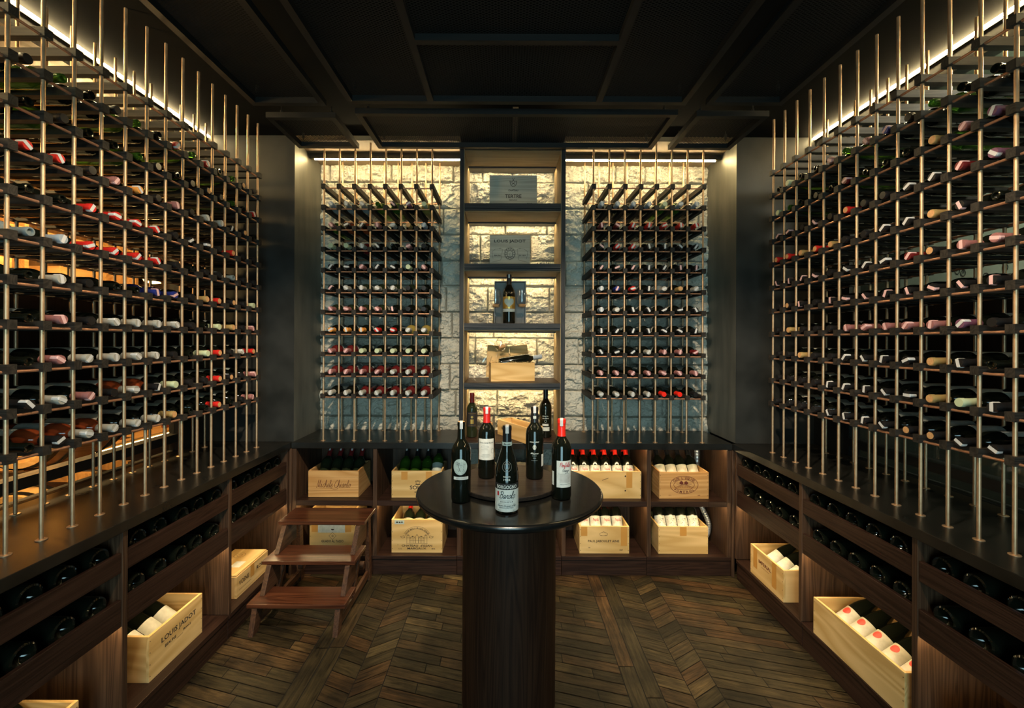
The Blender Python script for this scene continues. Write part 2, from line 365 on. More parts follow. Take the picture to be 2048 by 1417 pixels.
# ------------------------------------------------------------------ floor: parquet of slanted boards between straight borders
def floor():
    v, f, tone, uv = [], [], [], []
    def board(quad, d):
        cx = sum(p[0] for p in quad) / 4; cy = sum(p[1] for p in quad) / 4
        o = len(v); t = random.random(); ou = random.random() * 50; ov = random.random() * 50
        g = .0021
        for i, (x, y) in enumerate(quad):
            dx, dy = x - cx, y - cy; mx_, my_ = 0, 0
            for q in (quad[i - 1], quad[(i + 1) % 4]):
                l = math.hypot(q[0] - x, q[1] - y); mx_ += (q[0] - x) / l * g; my_ += (q[1] - y) / l * g
            v.append((x + mx_, y + my_, 0))
            uv.append((ou + dx * d[0] + dy * d[1], ov - dx * d[1] + dy * d[0]))
        tone.extend([t] * 4); f.append((o, o + 1, o + 2, o + 3))
    cols = []
    for base in (-.945, .53, 2.005, -2.42):
        cols += [(base, base + .073, 'L'), (base + .073, base + .147, 'L'), (base + .147, base + .275, -.40), (base + .275, base + .405, .60), (base + .405, base + 1.475, -.27)]
    y0, y1 = -1.6, 3.0
    for a, b, k in cols:
        if b < -1.5 or a > 1.6: continue
        if k == 'L':
            y = y0 - random.random() * .4
            while y < y1:
                l = random.uniform(.32, .6); board([(a, y), (b, y), (b, y + l), (a, y + l)], (0, 1)); y += l
            continue
        w = .058 if b - a > .5 else (.075 if k < 0 else .064); dl = math.hypot(1, k); d = (1 / dl, k / dl)
        y = y0 - abs(k) * (b - a)
        while y < y1 + abs(k) * (b - a):
            xs = [a]
            if b - a > .5:
                x = a + random.uniform(.08, .4)
                while x < b - .08: xs.append(x); x += random.uniform(.2, .5)
            xs.append(b)
            for p, q in zip(xs, xs[1:]):
                board([(p, y + k * (p - a)), (q, y + k * (q - a)), (q, y + w * dl + k * (q - a)), (p, y + w * dl + k * (p - a))], d)
            y += w * dl
    b = MB(); b.v = v; b.f = f; b.m = [0] * len(f)
    n = len(f)
    b.add([(-2.2, -1.6, -.004), (2.2, -1.6, -.004), (2.2, 3.3, -.004), (-2.2, 3.3, -.004)], [(0, 1, 2, 3)], 1)
    m, nt, bs = newmat('aged_parquet'); N, L = nt.nodes, nt.links; setp(bs, spec=.2)
    at = N.new('ShaderNodeAttribute'); at.attribute_name = 'tone'; un = N.new('ShaderNodeUVMap'); un.uv_map = 'grainmap'
    mp = N.new('ShaderNodeMapping'); mp.inputs['Scale'].default_value = (7, 70, 1); L.new(un.outputs[0], mp.inputs[0])
    n1 = N.new('ShaderNodeTexNoise'); n1.inputs['Scale'].default_value = 1; n1.inputs['Detail'].default_value = 7; n1.inputs['Roughness'].default_value = .65; n1.inputs['Distortion'].default_value = .6
    L.new(mp.outputs[0], n1.inputs['Vector'])
    tc = N.new('ShaderNodeTexCoord'); n2 = N.new('ShaderNodeTexNoise'); n2.inputs['Scale'].default_value = 5; n2.inputs['Detail'].default_value = 5; L.new(tc.outputs['Object'], n2.inputs['Vector'])
    c1 = N.new('ShaderNodeValToRGB'); e = c1.color_ramp.elements; e[0].color = (.016, .0115, .006, 1); e[1].color = (.062, .046, .022, 1)
    e.new(.5).color = (.030, .0225, .0115, 1); e.new(.93).color = (.045, .023, .0105, 1)
    L.new(at.outputs['Fac'], c1.inputs[0])
    c2 = N.new('ShaderNodeValToRGB'); c2.color_ramp.elements[0].position = .3; c2.color_ramp.elements[0].color = (.16, .15, .14, 1); c2.color_ramp.elements[1].position = .72; c2.color_ramp.elements[1].color = (1.75, 1.75, 1.65, 1)
    L.new(n1.outputs['Fac'], c2.inputs[0])
    mx = N.new('ShaderNodeMix'); mx.data_type = 'RGBA'; mx.blend_type = 'MULTIPLY'; mx.inputs[0].default_value = 1
    L.new(c1.outputs[0], mx.inputs[6]); L.new(c2.outputs[0], mx.inputs[7])
    c3 = N.new('ShaderNodeValToRGB'); c3.color_ramp.elements[0].position = .35; c3.color_ramp.elements[0].color = (.38, .38, .38, 1); c3.color_ramp.elements[1].position = .65; c3.color_ramp.elements[1].color = (1.7, 1.65, 1.45, 1)
    L.new(n2.outputs['Fac'], c3.inputs[0])
    m2 = N.new('ShaderNodeMix'); m2.data_type = 'RGBA'; m2.blend_type = 'MULTIPLY'; m2.inputs[0].default_value = .8
    L.new(mx.outputs[2], m2.inputs[6]); L.new(c3.outputs[0], m2.inputs[7]); L.new(m2.outputs[2], bs.inputs['Base Color'])
    rr = N.new('ShaderNodeMapRange'); rr.inputs[3].default_value = .62; rr.inputs[4].default_value = .36; L.new(n2.outputs['Fac'], rr.inputs[0]); L.new(rr.outputs[0], bs.inputs['Roughness'])
    bp = N.new('ShaderNodeBump'); bp.inputs['Strength'].default_value = .5; bp.inputs['Distance'].default_value = .003; L.new(n1.outputs['Fac'], bp.inputs['Height']); L.new(bp.outputs[0], bs.inputs['Normal'])
    o = struct('floor', b, [m, plain('floor_joint', (.004, .003, .002), .9)], fix=False)
    me = o.data; lay = me.uv_layers.new(name='grainmap'); al = me.attributes.new('tone', 'FLOAT', 'FACE')
    k = 0
    for i, p in enumerate(me.polygons):
        if i < n:
            al.data[i].value = tone[i * 4]
            for li, vi in zip(p.loop_indices, p.vertices): lay.data[li].uv = uv[vi]
floor()

# ------------------------------------------------------------------ stone wall, split-face blocks with real relief
def stone():
    x0, x1, z0, z1 = -1.40, 1.52, .10, 2.86; st = .0072
    nx = int((x1 - x0) / st); nz = int((z1 - z0) / st)
    zj0 = 2.504 - .193 * 13; rnd = random.Random(5); rows = []
    for r in range(18):
        x = x0 - rnd.random() * .3; c = []
        while x < x1 + .5: c.append(x); x += rnd.choice((.22, .31, .38, .46))
        rows.append((c, [rnd.random() for _ in c], [(rnd.uniform(-1, 1), rnd.uniform(-1, 1)) for _ in c]))
    v = []; 
    for j in range(nz + 1):
        z = z0 + j * st; r = int((z - zj0) / .193 + 50) - 50; zl = (z - zj0) - r * .193; dz = min(zl, .193 - zl)
        c, rr, tl = rows[max(0, min(17, r))]
        for i in range(nx + 1):
            x = x0 + i * st; k = 0
            while k + 1 < len(c) and c[k + 1] <= x: k += 1
            wdt = (c[k + 1] - c[k]) if k + 1 < len(c) else .4
            dx = min(x - c[k], c[k] + wdt - x); d = min(dx, dz)
            p = Vector((x * 1.0, z * 1.5, rr[k] * 9 + r * 1.7))
            big = noise.fractal(p * 5, 1.0, 2.0, 3)
            rid = 1 - abs(noise.noise(p * 9 + Vector((3, 9, 1)))) * 1.7
            fine = noise.fractal(p * 38, 1, 2.1, 3)
            cell = noise.cell(Vector((x * 16 + big * 2.0, z * 22 + rid * 1.2, rr[k] * 5)))
            c2 = noise.cell(Vector((x * 6.5 + big * 1.6, z * 11 + rid * .8, rr[k] * 7 + 3)))
            turb = noise.turbulence(p * 13, 4, True) - .45
            h = .024 + .012 * rr[k] + .013 * big + .009 * rid + .020 * turb + .0055 * fine + .004 * cell + .010 * c2
            h += (tl[k][0] * (x - c[k] - wdt / 2) / wdt + tl[k][1] * (zl - .0965) / .193) * .008
            e = min(1, d / .012); h = h * (.55 + .45 * e ** .7)
            if d < .0038: h = -.003
            v.append((x, YS - max(-.006, min(.060, h)), z))
    f = []
    for j in range(nz):
        for i in range(nx):
            a = j * (nx + 1) + i; f.append((a, a + 1, a + nx + 2, a + nx + 1))
    b = MB(); b.v = v; b.f = f; b.m = [0] * len(f)
    b.box(x0, x1, YS + .02, YS + .10, z0, z1)
    m, nt, bs = newmat('split_face_stone'); N, L = nt.nodes, nt.links
    tc = N.new('ShaderNodeTexCoord'); n1 = N.new('ShaderNodeTexNoise'); n1.inputs['Scale'].default_value = 4; n1.inputs['Detail'].default_value = 6; L.new(tc.outputs['Object'], n1.inputs['Vector'])
    cr = N.new('ShaderNodeValToRGB'); cr.color_ramp.elements[0].position = .3; cr.color_ramp.elements[0].color = (.50, .46, .38, 1); cr.color_ramp.elements[1].position = .7; cr.color_ramp.elements[1].color = (.70, .655, .55, 1)
    L.new(n1.outputs['Fac'], cr.inputs[0]); L.new(cr.outputs[0], bs.inputs['Base Color']); setp(bs, rough=.95, spec=.08)
    n3 = N.new('ShaderNodeTexNoise'); n3.inputs['Scale'].default_value = 70; n3.inputs['Detail'].default_value = 6; L.new(tc.outputs['Object'], n3.inputs['Vector'])
    bp = N.new('ShaderNodeBump'); bp.inputs['Strength'].default_value = .9; bp.inputs['Distance'].default_value = .012; L.new(n3.outputs['Fac'], bp.inputs['Height']); L.new(bp.outputs[0], bs.inputs['Normal'])
    struct('wall_back', b, m, fix=False)
stone()

# ------------------------------------------------------------------ walls, ceiling, windows
def walls():
    for side, s, xw, yend in (('left', -1, WL, 2.60), ('right', 1, WR, 2.54)):
        def bx(b, xa, xb, *r): b.box(min(xa, xb), max(xa, xb), *r)
        xo = xw + s * .06
        b = MB(); bx(b, xw, xo, -1.6, YS + .09, 0, ZT); bx(b, (-1.40 if s < 0 else 1.52), xo, YS + .03, YS + .09, 0, ZT)             # below the worktop
        bx(b, xw, xo, -1.6, .55, ZT, ZC); bx(b, xw, xo, yend, 2.80, ZT, ZC); bx(b, xw, xo, .55, yend, 2.76, ZC)
        struct('wall_' + side, b, M['plaster'])
        b = MB(); bx(b, xw - s * .004, xo - s * .01, .55, yend, 1.16, 1.75); struct('trim_1' if s < 0 else 'trim_2', b, M['panel'])
        # window: two openings with black frame and thin panes
        w = MB()
        for (za, zb) in ((ZT, 1.16), (1.75, 2.76)):
            for (ya, yb) in ((.55, .58), (yend - .03, yend)): bx(w, xw - s * .006, xo, ya, yb, za, zb)
            bx(w, xw - s * .006, xo, .58, yend - .03, zb - .025, zb)
        bx(w, xw - s * .006, xo, .58, yend - .03, .915, .962); bx(w, xw - s * .006, xo, .58, yend - .03, 1.75, 1.775)
        wo = struct('window_1' if s < 0 else 'window_2', w, M['blackframe'])
        for (za, zb) in ((ZT, .915), (.962, 1.135), (1.775, 2.735)):
            p = MB(); bx(p, xw + s * .026, xw + s * .031, .58, yend - .03, za, zb); obj('pane', p, M['pane'], wo)
        # pier that closes the rack niche, dark front and brushed side
        xp = -1.38 if s < 0 else 1.49
        b = MB(); bx(b, xp, xo, 2.80, YS + .1, .0 if False else ZT, ZC); o = struct('wall_%s_pier' % side, b, [M['plaster'], M['steel']])
        for p in o.data.polygons:
            if abs(p.normal.x) > .9 and abs(p.center.x - xp) < .01: p.material_index = 1
        b = MB(); bx(b, xp, xo, YB + .43, YS + .1, 0, ZT); 
    # ceiling
    b = MB(); b.box(-2.1, 2.1, -1.6, 3.31, ZC, ZC + .08); struct('ceiling', b, M['ceil'])
    # light plywood soffit strip above the back racks
    b = MB(); b.box(-1.38, -.306, 2.80, YS, ZC - .03, ZC); b.box(.379, 1.49, 2.80, YS, ZC - .03, ZC); struct('trim_3', b, M['soffit'])
    # front wall behind the viewer with the entrance the daylight comes through
    b = MB(); b.box(-2.1, -.75, -1.66, -1.6, 0, ZC); b.box(.75, 2.1, -1.66, -1.6, 0, ZC); b.box(-.75, .75, -1.66, -1.6, 2.25, ZC); struct('wall_front', b, M['plaster'])
walls()

# ------------------------------------------------------------------ worktops
def worktop(name, label, x0, x1, y0, y1):
    b = MB(); b.box(max(x0, WL + .002), min(x1, WR - .002), y0, y1, ZT - .04, ZT)
    return tag(obj(name, b, M['top'], bevel=.002), label, 'worktop')
worktop('side_worktop', 'long black worktop under the rack by the lit bar window', WL, EL, .2, YB + .012)
worktop('side_worktop', 'long black worktop under the rack by the mural window', ER, WR, .2, YB + .012)
worktop('back_worktop', 'black worktop below the stone wall carrying two small racks', EL + .002, ER - .002, YB, YS - .046)

# ------------------------------------------------------------------ cabinets
BXA, BXB = -1.384, 1.459
FL, FR = EL - .012, ER + .012    # cabinet front planes
ZS = .125
def side_cabinet(s, ya, yb, label, group):
    xf = FL if s < 0 else FR; xw = WL if s < 0 else WR
    t = thing('base_cabinet', label, 'cabinet', ((xf + xw) / 2, (ya + yb) / 2, 0), 0, group)
    def B(name, xa, xb, y0, y1, z0, z1, m, bevel=.0015):
        b = MB(); b.box(min(xa, xb), max(xa, xb), y0, y1, z0, z1); return obj(name, b, m, t, bevel=bevel, world=True)
    o = -s  # towards the aisle
    e = .001
    B('side_panel', xf, xw + o * .012, ya, ya + .022, ZS, ZT - .041, M['cab2_lit'])
    if yb > 2.5: B('corner_post', xf - o * .0005, (BXA if s < 0 else BXB) - o * .0008, YB - .0035, YB + .05, 0, ZT - .0415, M['cab2_lit'])
    if yb > 2.5: B('side_panel', xf, xw + o * .012, yb - .02, yb - .0012, ZS, ZT - .041, M['cab2_lit']); yb -= .0205
    B('base_shelf', xf + o * .002, xw + o * .012, ya + e, yb - e, ZS - .022, ZS - .0005, M['cab1'])
    B('plinth', xf - o * .004, xf - o * .024, ya + e, yb - e, .0, ZS - .0225, M['cab1'])
    B('back_panel', xw + o * .012, xw + o * .002, ya + e, yb - e, ZS - .02, ZT - .041, M['cab2_lit'])
    B('fascia', xf - o * .003, xf - o * .02, ya + .022, yb - e, ZT - .048, ZT - .0405, M['cab1'])
    B('upper_rail', xf - o * .003, xf - o * .019, ya + .0225, yb - e, ZT - .192, ZT - .12, M['cab1'])
    B('lower_rail', xf - o * .003, xf - o * .019, ya + .0225, yb - e, ZT - .369, ZT - .292, M['cab1'])
    B('bottle_shelf', xf - o * .0195, xw + o * .0125, ya + .0225, yb - e, ZT - .173, ZT - .159, M['cab1'])
    B('bottle_shelf', xf - o * .0195, xw + o * .0125, ya + .0225, yb - e, ZT - .340, ZT - .326, M['cab1'])
    B('bottom_panel', xf - o * .004, xw + o * .0125, ya + .0225, yb - e, ZT - .392, ZT - .3695, M['cab1'])
    B('led_strip', xf - o * .021, xf - o * .029, ya + .03, yb - .01, ZT - .3965, ZT - .3925, M['led3'], 0)
    return t
LY = [(2.184, YB - .004), (1.578, 2.183), (.972, 1.577)]
RY = [(2.150, YB - .004), (1.545, 2.149), (.940, 1.544)]
BAY = ['far', 'middle', 'near']
for i, (a, b) in enumerate(LY): side_cabinet(-1, a, b, 'dark wood cabinet with two bottle rows under bar window, %s bay' % BAY[i], 'cabinets under the bar window')
for i, (a, b) in enumerate(RY): side_cabinet(1, a, b, 'dark wood cabinet with two bottle rows under mural window, %s bay' % BAY[i], 'cabinets under the mural window')

BX = [-1.384, -.861, -.316, .362, .914, 1.459]
BXL = ['dark shelf unit behind the step stool, in the stool corner', 'dark shelf unit holding two pine crates beside the step stool',
       'dark shelf unit open to the stone, behind the round table', 'dark shelf unit holding the crate of red-capped bottles', 'dark shelf unit with silver hose in the corner by mural window']
def back_unit(i):
    xa, xb = BX[i], BX[i + 1]; t = thing('shelf_unit', BXL[i], 'cabinet', ((xa + xb) / 2, YB + .2, 0), 0, 'shelf units under the back worktop')
    def B(name, x0, x1, y0, y1, z0, z1, m, bevel=.0015):
        b = MB(); b.box(x0, x1, y0, y1, z0, z1); return obj(name, b, m, t, bevel=bevel, world=True)
    e = .001; y0 = YB + .006; y1 = YS - .05
    B('side_panel', xa, xa + .026, y0, y1, ZS, ZT - .0415, M['cab2_lit'])
    if i == 4: B('side_panel', xb - .026, xb, y0, y1, ZS, ZT - .0415, M['cab2_lit'])
    r = xb - e - (.026 if i == 4 else 0); l = xa + .0265
    B('base_shelf', xa + e, xb - e, y0 - .003, y1, ZS - .022, ZS - .0005, M['cab0'])
    B('plinth', xa + e, xb - e, y0 + .005, y0 + .025, 0, ZS - .0225, M['cab0'])
    B('middle_shelf', l, r if i < 4 else 1.315, y0 + .002, y1 - .0125, .447, .481, M['cab0'])
    if i == 4: B('middle_shelf', 1.3155, r, y0 + .002, 3.05, .447, .481, M['cab0'])
    if i != 2: B('back_panel', l, r, y1 - .012, y1 - .002, ZS, ZT - .0415, M['cab2_lit'])
    B('led_strip', l + .01, r - .01, y0 + .022, y0 + .030, .443, .4465, M['led3'], 0)
    if i in (3, 4): B('led_strip', l + .01, r - .01, y0 + .022, y0 + .030, ZT - .0455, ZT - .0418, M['led3'], 0)
for i in range(5): back_unit(i)

# ------------------------------------------------------------------ tower of lit niches between the back racks
def tower():
    t = thing('shelf_tower', 'tall dark shelf tower of lit niches against the stone wall', 'shelf', (.0365, 2.99, ZT))
    XA, XB_, y0, y1 = -.306, .379, 2.79, YS - .048
    def B(name, x0, x1, ya, yb, z0, z1, m, bevel=.001):
        b = MB(); b.box(x0, x1, ya, yb, z0, z1); return obj(name, b, m, t, bevel=bevel, world=True)
    for x0, x1, xi in ((XA, XA + .026, 1), (XB_ - .026, XB_, -1)):
        B('upright', x0, x1, y0, y1, ZT + .0005, 2.763, M['tower2'])
        xl = x1 if xi > 0 else x0
        B('lining', min(xl, xl + xi * .003), max(xl, xl + xi * .003), y0 + .012, y1, ZT + .001, 2.762, M['towerin2'], 0)
    for k, (za, zb) in enumerate(((2.763, 2.803), (2.368, 2.412), (1.979, 2.02), (1.591, 1.633), (1.207, 1.245))):
        xa, xb = (XA, XB_) if k == 0 else (XA + .0295, XB_ - .0295)
        o = B('top_board' if k == 0 else 'shelf', xa, xb, y0, y1, za + .012, zb, M['tower0'])
        B('under_board', XA + .0295, XB_ - .0295, y0 + .006, y1, za, za + .0115, M['tower0'])
        B('lining', XA + .0295, XB_ - .0295, y0 + .018, y1 - .125, za - .004, za - .0005, M['towerin0'], 0)
        if k: B('lining', XA + .0295, XB_ - .0295, y0 + .02, y1, zb + .0003, zb + .002, M['cab0'], 0)
        B('led_channel', XA + .03, XB_ - .03, y1 - .124, y1 - .108, za - .013, za - .0005, M['tower0'], 0)
        B('led_strip', XA + .035, XB_ - .035, y1 - .107, y1 - .097, za - .008, za - .001, M['led2'], 0)
    B('lining', XA + .0295, XB_ - .0295, y0 + .02, y1, ZT + .0006, ZT + .0022, M['cab0'], 0)
    B('top_brace', .030, .062, 2.42, y0 + .02, 2.806, 2.836, M['soffit'])
tower()

# ------------------------------------------------------------------ bottles
SH = {  # profile of the glass, label zone, neck start, height, body radius
    'bord': dict(h=.300, r=.0372, nr=.0142, prof=[(0, .026), (.010, .024), (.022, .008), (.027, .003), (.031, 0), (.0355, .003), (.0372, .010), (.0372, .186), (.0362, .198), (.0325, .210), (.0262, .220), (.0195, .229), (.0160, .237), (.0145, .248), (.0138, .285), (.0152, .2855), (.0152, .295), (.0140, .2992), (.0095, .2995), (.0093, .292), (0, .292)], nz=.236, lz=(.05, .16)),
    'burg': dict(h=.296, r=.0405, nr=.0142, prof=[(0, .030), (.010, .027), (.023, .008), (.029, .003), (.033, 0), (.0385, .003), (.0405, .010), (.0405, .125), (.0390, .145), (.0350, .166), (.0285, .188), (.0220, .208), (.0172, .226), (.0150, .240), (.0140, .282), (.0152, .2825), (.0152, .2915), (.0140, .2955), (.0095, .296), (.0093, .289), (0, .289)], nz=.232, lz=(.032, .112)),
    'mag': dict(h=.345, r=.0435, nr=.0160, prof=[(0, .03), (.010, .028), (.026, .008), (.031, .003), (.036, 0), (.0415, .003), (.0435, .012), (.0435, .205), (.0420, .220), (.0375, .236), (.0300, .250), (.0220, .262), (.0180, .272), (.0165, .285), (.0157, .33), (.0172, .3305), (.0172, .340), (.016, .3445), (.011, .345), (.011, .337), (0, .337)], nz=.270, lz=(.07, .175)),
}
_mc = {}
def bottle_mesh(kind, shape, key):
    k = (kind, shape, key)
    if k in _mc: return _mc[k]
    S = SH[shape]; b = MB()
    if kind == 'glass': b.lathe(S['prof'], 20); me = b.mesh('bottle_glass', GL[key], True)
    elif kind == 'cap':
        r = S['nr']; h = S['h']
        pr = [(r + .0022, S['nz']), (r + .0012, S['nz'] + .012), (r + .0008, h - .017), (r + .0020, h - .0155), (r + .0020, h - .0035), (r + .0008, h + .0006), (0, h + .0009)]
        b.lathe(pr, 16); me = b.mesh('bottle_capsule', CAP[key], True)
    elif kind == 'tip':
        h = S['h']; b.lathe([(0, h + .0011), (S['nr'] - .0012, h + .0011), (S['nr'] - .0012, h + .0017), (0, h + .0017)], 14)
        me = b.mesh('capsule_end', M['cork'] if key == 'cork' else CAP[key])
    elif kind == 'strip':
        h = S['h']; r = S['nr'] + .0030; w = .0058
        pts = [(r, h - .024), (r, h - .002), (r - .003, h + .002), (-r + .003, h + .002), (-r, h - .002), (-r, h - .014)]
        vs = [(x, y, z) for x, z in pts for y in (-w, 0, w)]
        vs = [(x - (0.0022 if abs(y) > 1e-6 and abs(x) > r - .001 else 0) * (1 if x > 0 else -1), y, z) for x, y, z in vs]
        fs = [(3 * i + j, 3 * i + j + 1, 3 * i + j + 4, 3 * i + j + 3) for i in range(len(pts) - 1) for j in (0, 1)]
        b.add(vs, fs); me = b.mesh('tax_strip', M[key], fix=False)
    elif kind == 'label':
        z0, z1 = S['lz']; r = S['r'] + .0005; n = 12; a = 1.25
        vs = [(r * math.cos(-a + 2 * a * i / n), r * math.sin(-a + 2 * a * i / n), z) for i in range(n + 1) for z in (z0, z1)]
        b.add(vs, [(2 * i, 2 * i + 2, 2 * i + 3, 2 * i + 1) for i in range(n)]); me = b.mesh('bottle_label', M[key], True, fix=False)
    _mc[k] = me; return me

def orient(loc, zdir, xdir):
    z = Vector(zdir).normalized(); x = Vector(xdir); x = (x - z * x.dot(z)).normalized(); y = z.cross(x)
    m = Matrix((x, y, z)).transposed().to_4x4(); m.translation = Vector(loc); return m

def bottle(mw, label, group, glass='d', cap=None, tip=None, strip=None, lab=None, shape='bord', name='wine_bottle', sroll=0, cat='bottle'):
    t = link(name, bottle_mesh('glass', shape, glass)); t.matrix_world = mw; tag(t, label, cat, group)
    if cap: link('capsule', bottle_mesh('cap', shape, cap), t)
    if tip: link('cork' if tip == 'cork' else 'capsule_end', bottle_mesh('tip', shape, tip), t)
    if strip: link('tax_strip', bottle_mesh('strip', shape, strip), t, rot=(0, 0, sroll))
    if lab: link('label', bottle_mesh('label', shape, lab), t)
    return t

# styles seen at the bottle mouths
ST = {'W': (dict(cap='white', strip='stickw'), 'white-capped'), 'P': (dict(cap='pink', tip='pink', strip='stickp'), 'pink-capped'),
      'S': (dict(cap='black', strip='stickw'), 'white-stickered black'), 'Q': (dict(cap='black', strip='stickp'), 'pink-stickered black'), 'R': (dict(cap='red', strip='stickw'), 'red-capped stickered'),
      'r': (dict(cap='red', tip='cork'), 'red-capped'), 'O': (dict(cap='orange', strip='stickw'), 'orange-capped'), 'G': (dict(cap='pale'), 'pale-green-capped'),
      'K': (dict(cap='black'), 'black-capped'), 'N': (dict(), 'bare-necked'), 'C': (dict(cap='black', tip='cork'), 'cork-ended'), 'B': (dict(cap='blue', strip='stickp'), 'blue-capped'),
      'U': (dict(cap='purple', strip='stickw'), 'purple-capped'), 'Y': (dict(cap='gold', tip='cork'), 'gold-capped'), 'L': (dict(cap='grey', strip='stickw'), 'grey-capped'),
      'X': (dict(cap='bright'), 'scarlet-capped'), 'V': (dict(cap='wine', strip='stickp'), 'burgundy-capped')}

# ------------------------------------------------------------------ racks
ROWS = [1.154 + .1374 * k for k in range(11)]
def rod_mesh(h):
    b = MB(); b.tube([(0, 0, .002), (0, 0, h - .001)], .006, 12); return b.mesh('rod', M['rod'], True)
def foot_mesh():
    b = MB(); b.lathe([(0, 0.0004), (.0155, .0004), (.0155, .0025), (.0135, .004), (0, .004)], 16); return b.mesh('rod_foot', M['rod'], True)
RODM = rod_mesh(ZC - ZT - .002); RODB = rod_mesh(ZC - ZT - .0315); FOOT = foot_mesh()
def rack(kind, cols, base, label, mainrod):
    """cols: positions along the rack; base: function (a, b) -> world x, y with b the depth behind the front rods"""
    c0 = base(cols[0], 0); c1 = base(cols[-1], DEP); cen = Vector(((c0[0] + c1[0]) / 2, (c0[1] + c1[1]) / 2, ZT))
    t = thing('wine_rack', label, 'rack', cen)
    for b in (0, DEP):
        for a in cols:
            x, y = base(a, b); r = link('rod', mainrod, t, (x - cen.x, y - cen.y, 0)); link('rod_foot', FOOT, r)
    ax = 0 if kind == 'side' else 1
    bm = MB(); L = DEP + .036
    if ax == 0: bm.box(-L / 2, L / 2, -.0138, .0138, -.015, .015)
    else: bm.box(-.0138, .0138, -L / 2, L / 2, -.015, .015)
    me = bm.mesh('beam', M['beam%d' % ax])
    spots = [(a, z) for a in cols for z in ROWS]
    if len(spots) > 110:
        spots.sort(key=lambda q: q[0] + (0 if 1.0 < q[1] < 2.3 else .35)); rest = spots[100:]; spots = spots[:100]
        rb = MB()
        for a, z in rest:
            x, y = base(a, DEP / 2); rb.box(x - L / 2, x + L / 2, y - .0138, y + .0138, z - .015, z + .015)
        o = obj('beam', rb, M['beam%d' % ax], t, world=True); o['kind'] = 'stuff'
    for a, z in spots:
        x, y = base(a, DEP / 2); link('beam', me, t, (x - cen.x, y - cen.y, z - cen.z))
    for z in ROWS:
        for b in (0, DEP):
            p = base(cols[0], b); q = base(cols[-1], b)
            m = MB(); m.tube([(p[0], p[1], z - .009), (q[0], q[1], z - .009)], .0048, 8); obj('crossbar', m, M['bar'], t, smooth=True, world=True)
    return t
LC = [1.3182 + .1019 * i for i in range(-1, 14)]
RC = [1.3455 + .1020 * i for i in range(-1, 13)]
BLC = [-1.2016 + .1013 * i for i in range(8)]; YBL = 2.832
BRC = [.564 + .1023 * i for i in range(8)]; YBR = 2.814
fL = lambda a, b: (XL - b, a); fR = lambda a, b: (XR + b, a)
fBL = lambda a, b: (a, YBL + b); fBR = lambda a, b: (a, YBR + b)
rack('side', LC, fL, 'tall copper and dark wood bottle rack in front of the lit bar window', RODM)
rack('side', RC, fR, 'tall copper and dark wood bottle rack in front of the mural window', RODM)
rack('back', BLC, fBL, 'small copper and wood bottle rack on stone wall, above the step stool', RODB)
rack('back', BRC, fBR, 'small copper and wood bottle rack on stone wall, above red-capped crate', RODB)

FILL = {  # one string per row, bottom row first; first letter is the slot farthest from the back wall (side racks) or first slot away from the pier (back racks)
 'L': ['.SWWWWYNNrNKP', 'SWPKWSGKKrCKP', '.PWWWWKNGrKWr', '.PKWWWWKNGYKP', '.WKNNBBKYrCKG', 'NLRRRRKNKKNKK', '.NRRRRKSSKrKK', 'RRKPOKPKWWSCN', '.KNNNKNKCKNNR', 'KNNKNNRNRNNCK'],
 'R': ['SSCCSSSSKKKKK', 'SGYSSSSSKKKKK', '.SYSSSSKKYKKS', 'KUPPPPPKKKYKr', 'QQQQQQQQKQCKX', 'PPCVSSSKQQQQQ', '.QYSSKKYrYrrC', 'UVSSKKrKQKQQS', 'UPYNNNVNKNNGG', 'NNNKBPNPNNGNN']}
FILL = {k: v for k, v in FILL.items()}
BL = ['WWWWWWW', 'PPPPWWW', 'PPGGGGG', 'OOORRWW', 'PPPPQKK', 'QWWWWKK', 'SSPSSGP', 'GGWSNPK', 'PSSPWYL', 'LWWNQUG']
BLg = ['ddrrrrr', 'rrrrrrr', 'rrddddd', 'dddddyy', 'ttttddd', 'ddttttd', 'ddddddd', 'ddrdddd', 'goodddd', 'cccggdy']
BR = ['WWWWXXK', 'PPPPPPP', 'SSSWPPV', 'SSSSSSS', 'LWSSSSS', 'LBRSWYW', 'QQQSSQQ', 'QRRSSSS', 'VVRRRRR', 'LLLLGLL']
BRg = ['dddd' + 'ddd', 'ddddddd', 'ddddddd', 'ddddddd', 'ddddddd', 'ddddcdd', 'ddddddd', 'ddddddd', 'ddddddd', 'ddddggd']
stuffB = []
def put(t0, key, gl, rowk, slot, loc, zdir, up, where, group, hidden=False):
    st, word = ST[key]; rn = random.Random(hash((rowk, slot, where)) if False else rowk * 101 + slot * 7 + len(where))
    lab = rn.choice(['greylabel', 'greylabel', 'cream', 'greylabel', 'bluelabel'])
    x = Matrix.Rotation(rn.uniform(-.5, .5), 3, Vector(zdir)) @ Vector(up)
    mw = orient(loc, zdir, x)
    text = '%s wine bottle, %s row up, %s slot from %s' % (word, ORD[rowk], ORD[slot], where)
    bottle(mw, text, group, gl, lab=lab, sroll=rn.uniform(-1.2, 1.2) , **st)
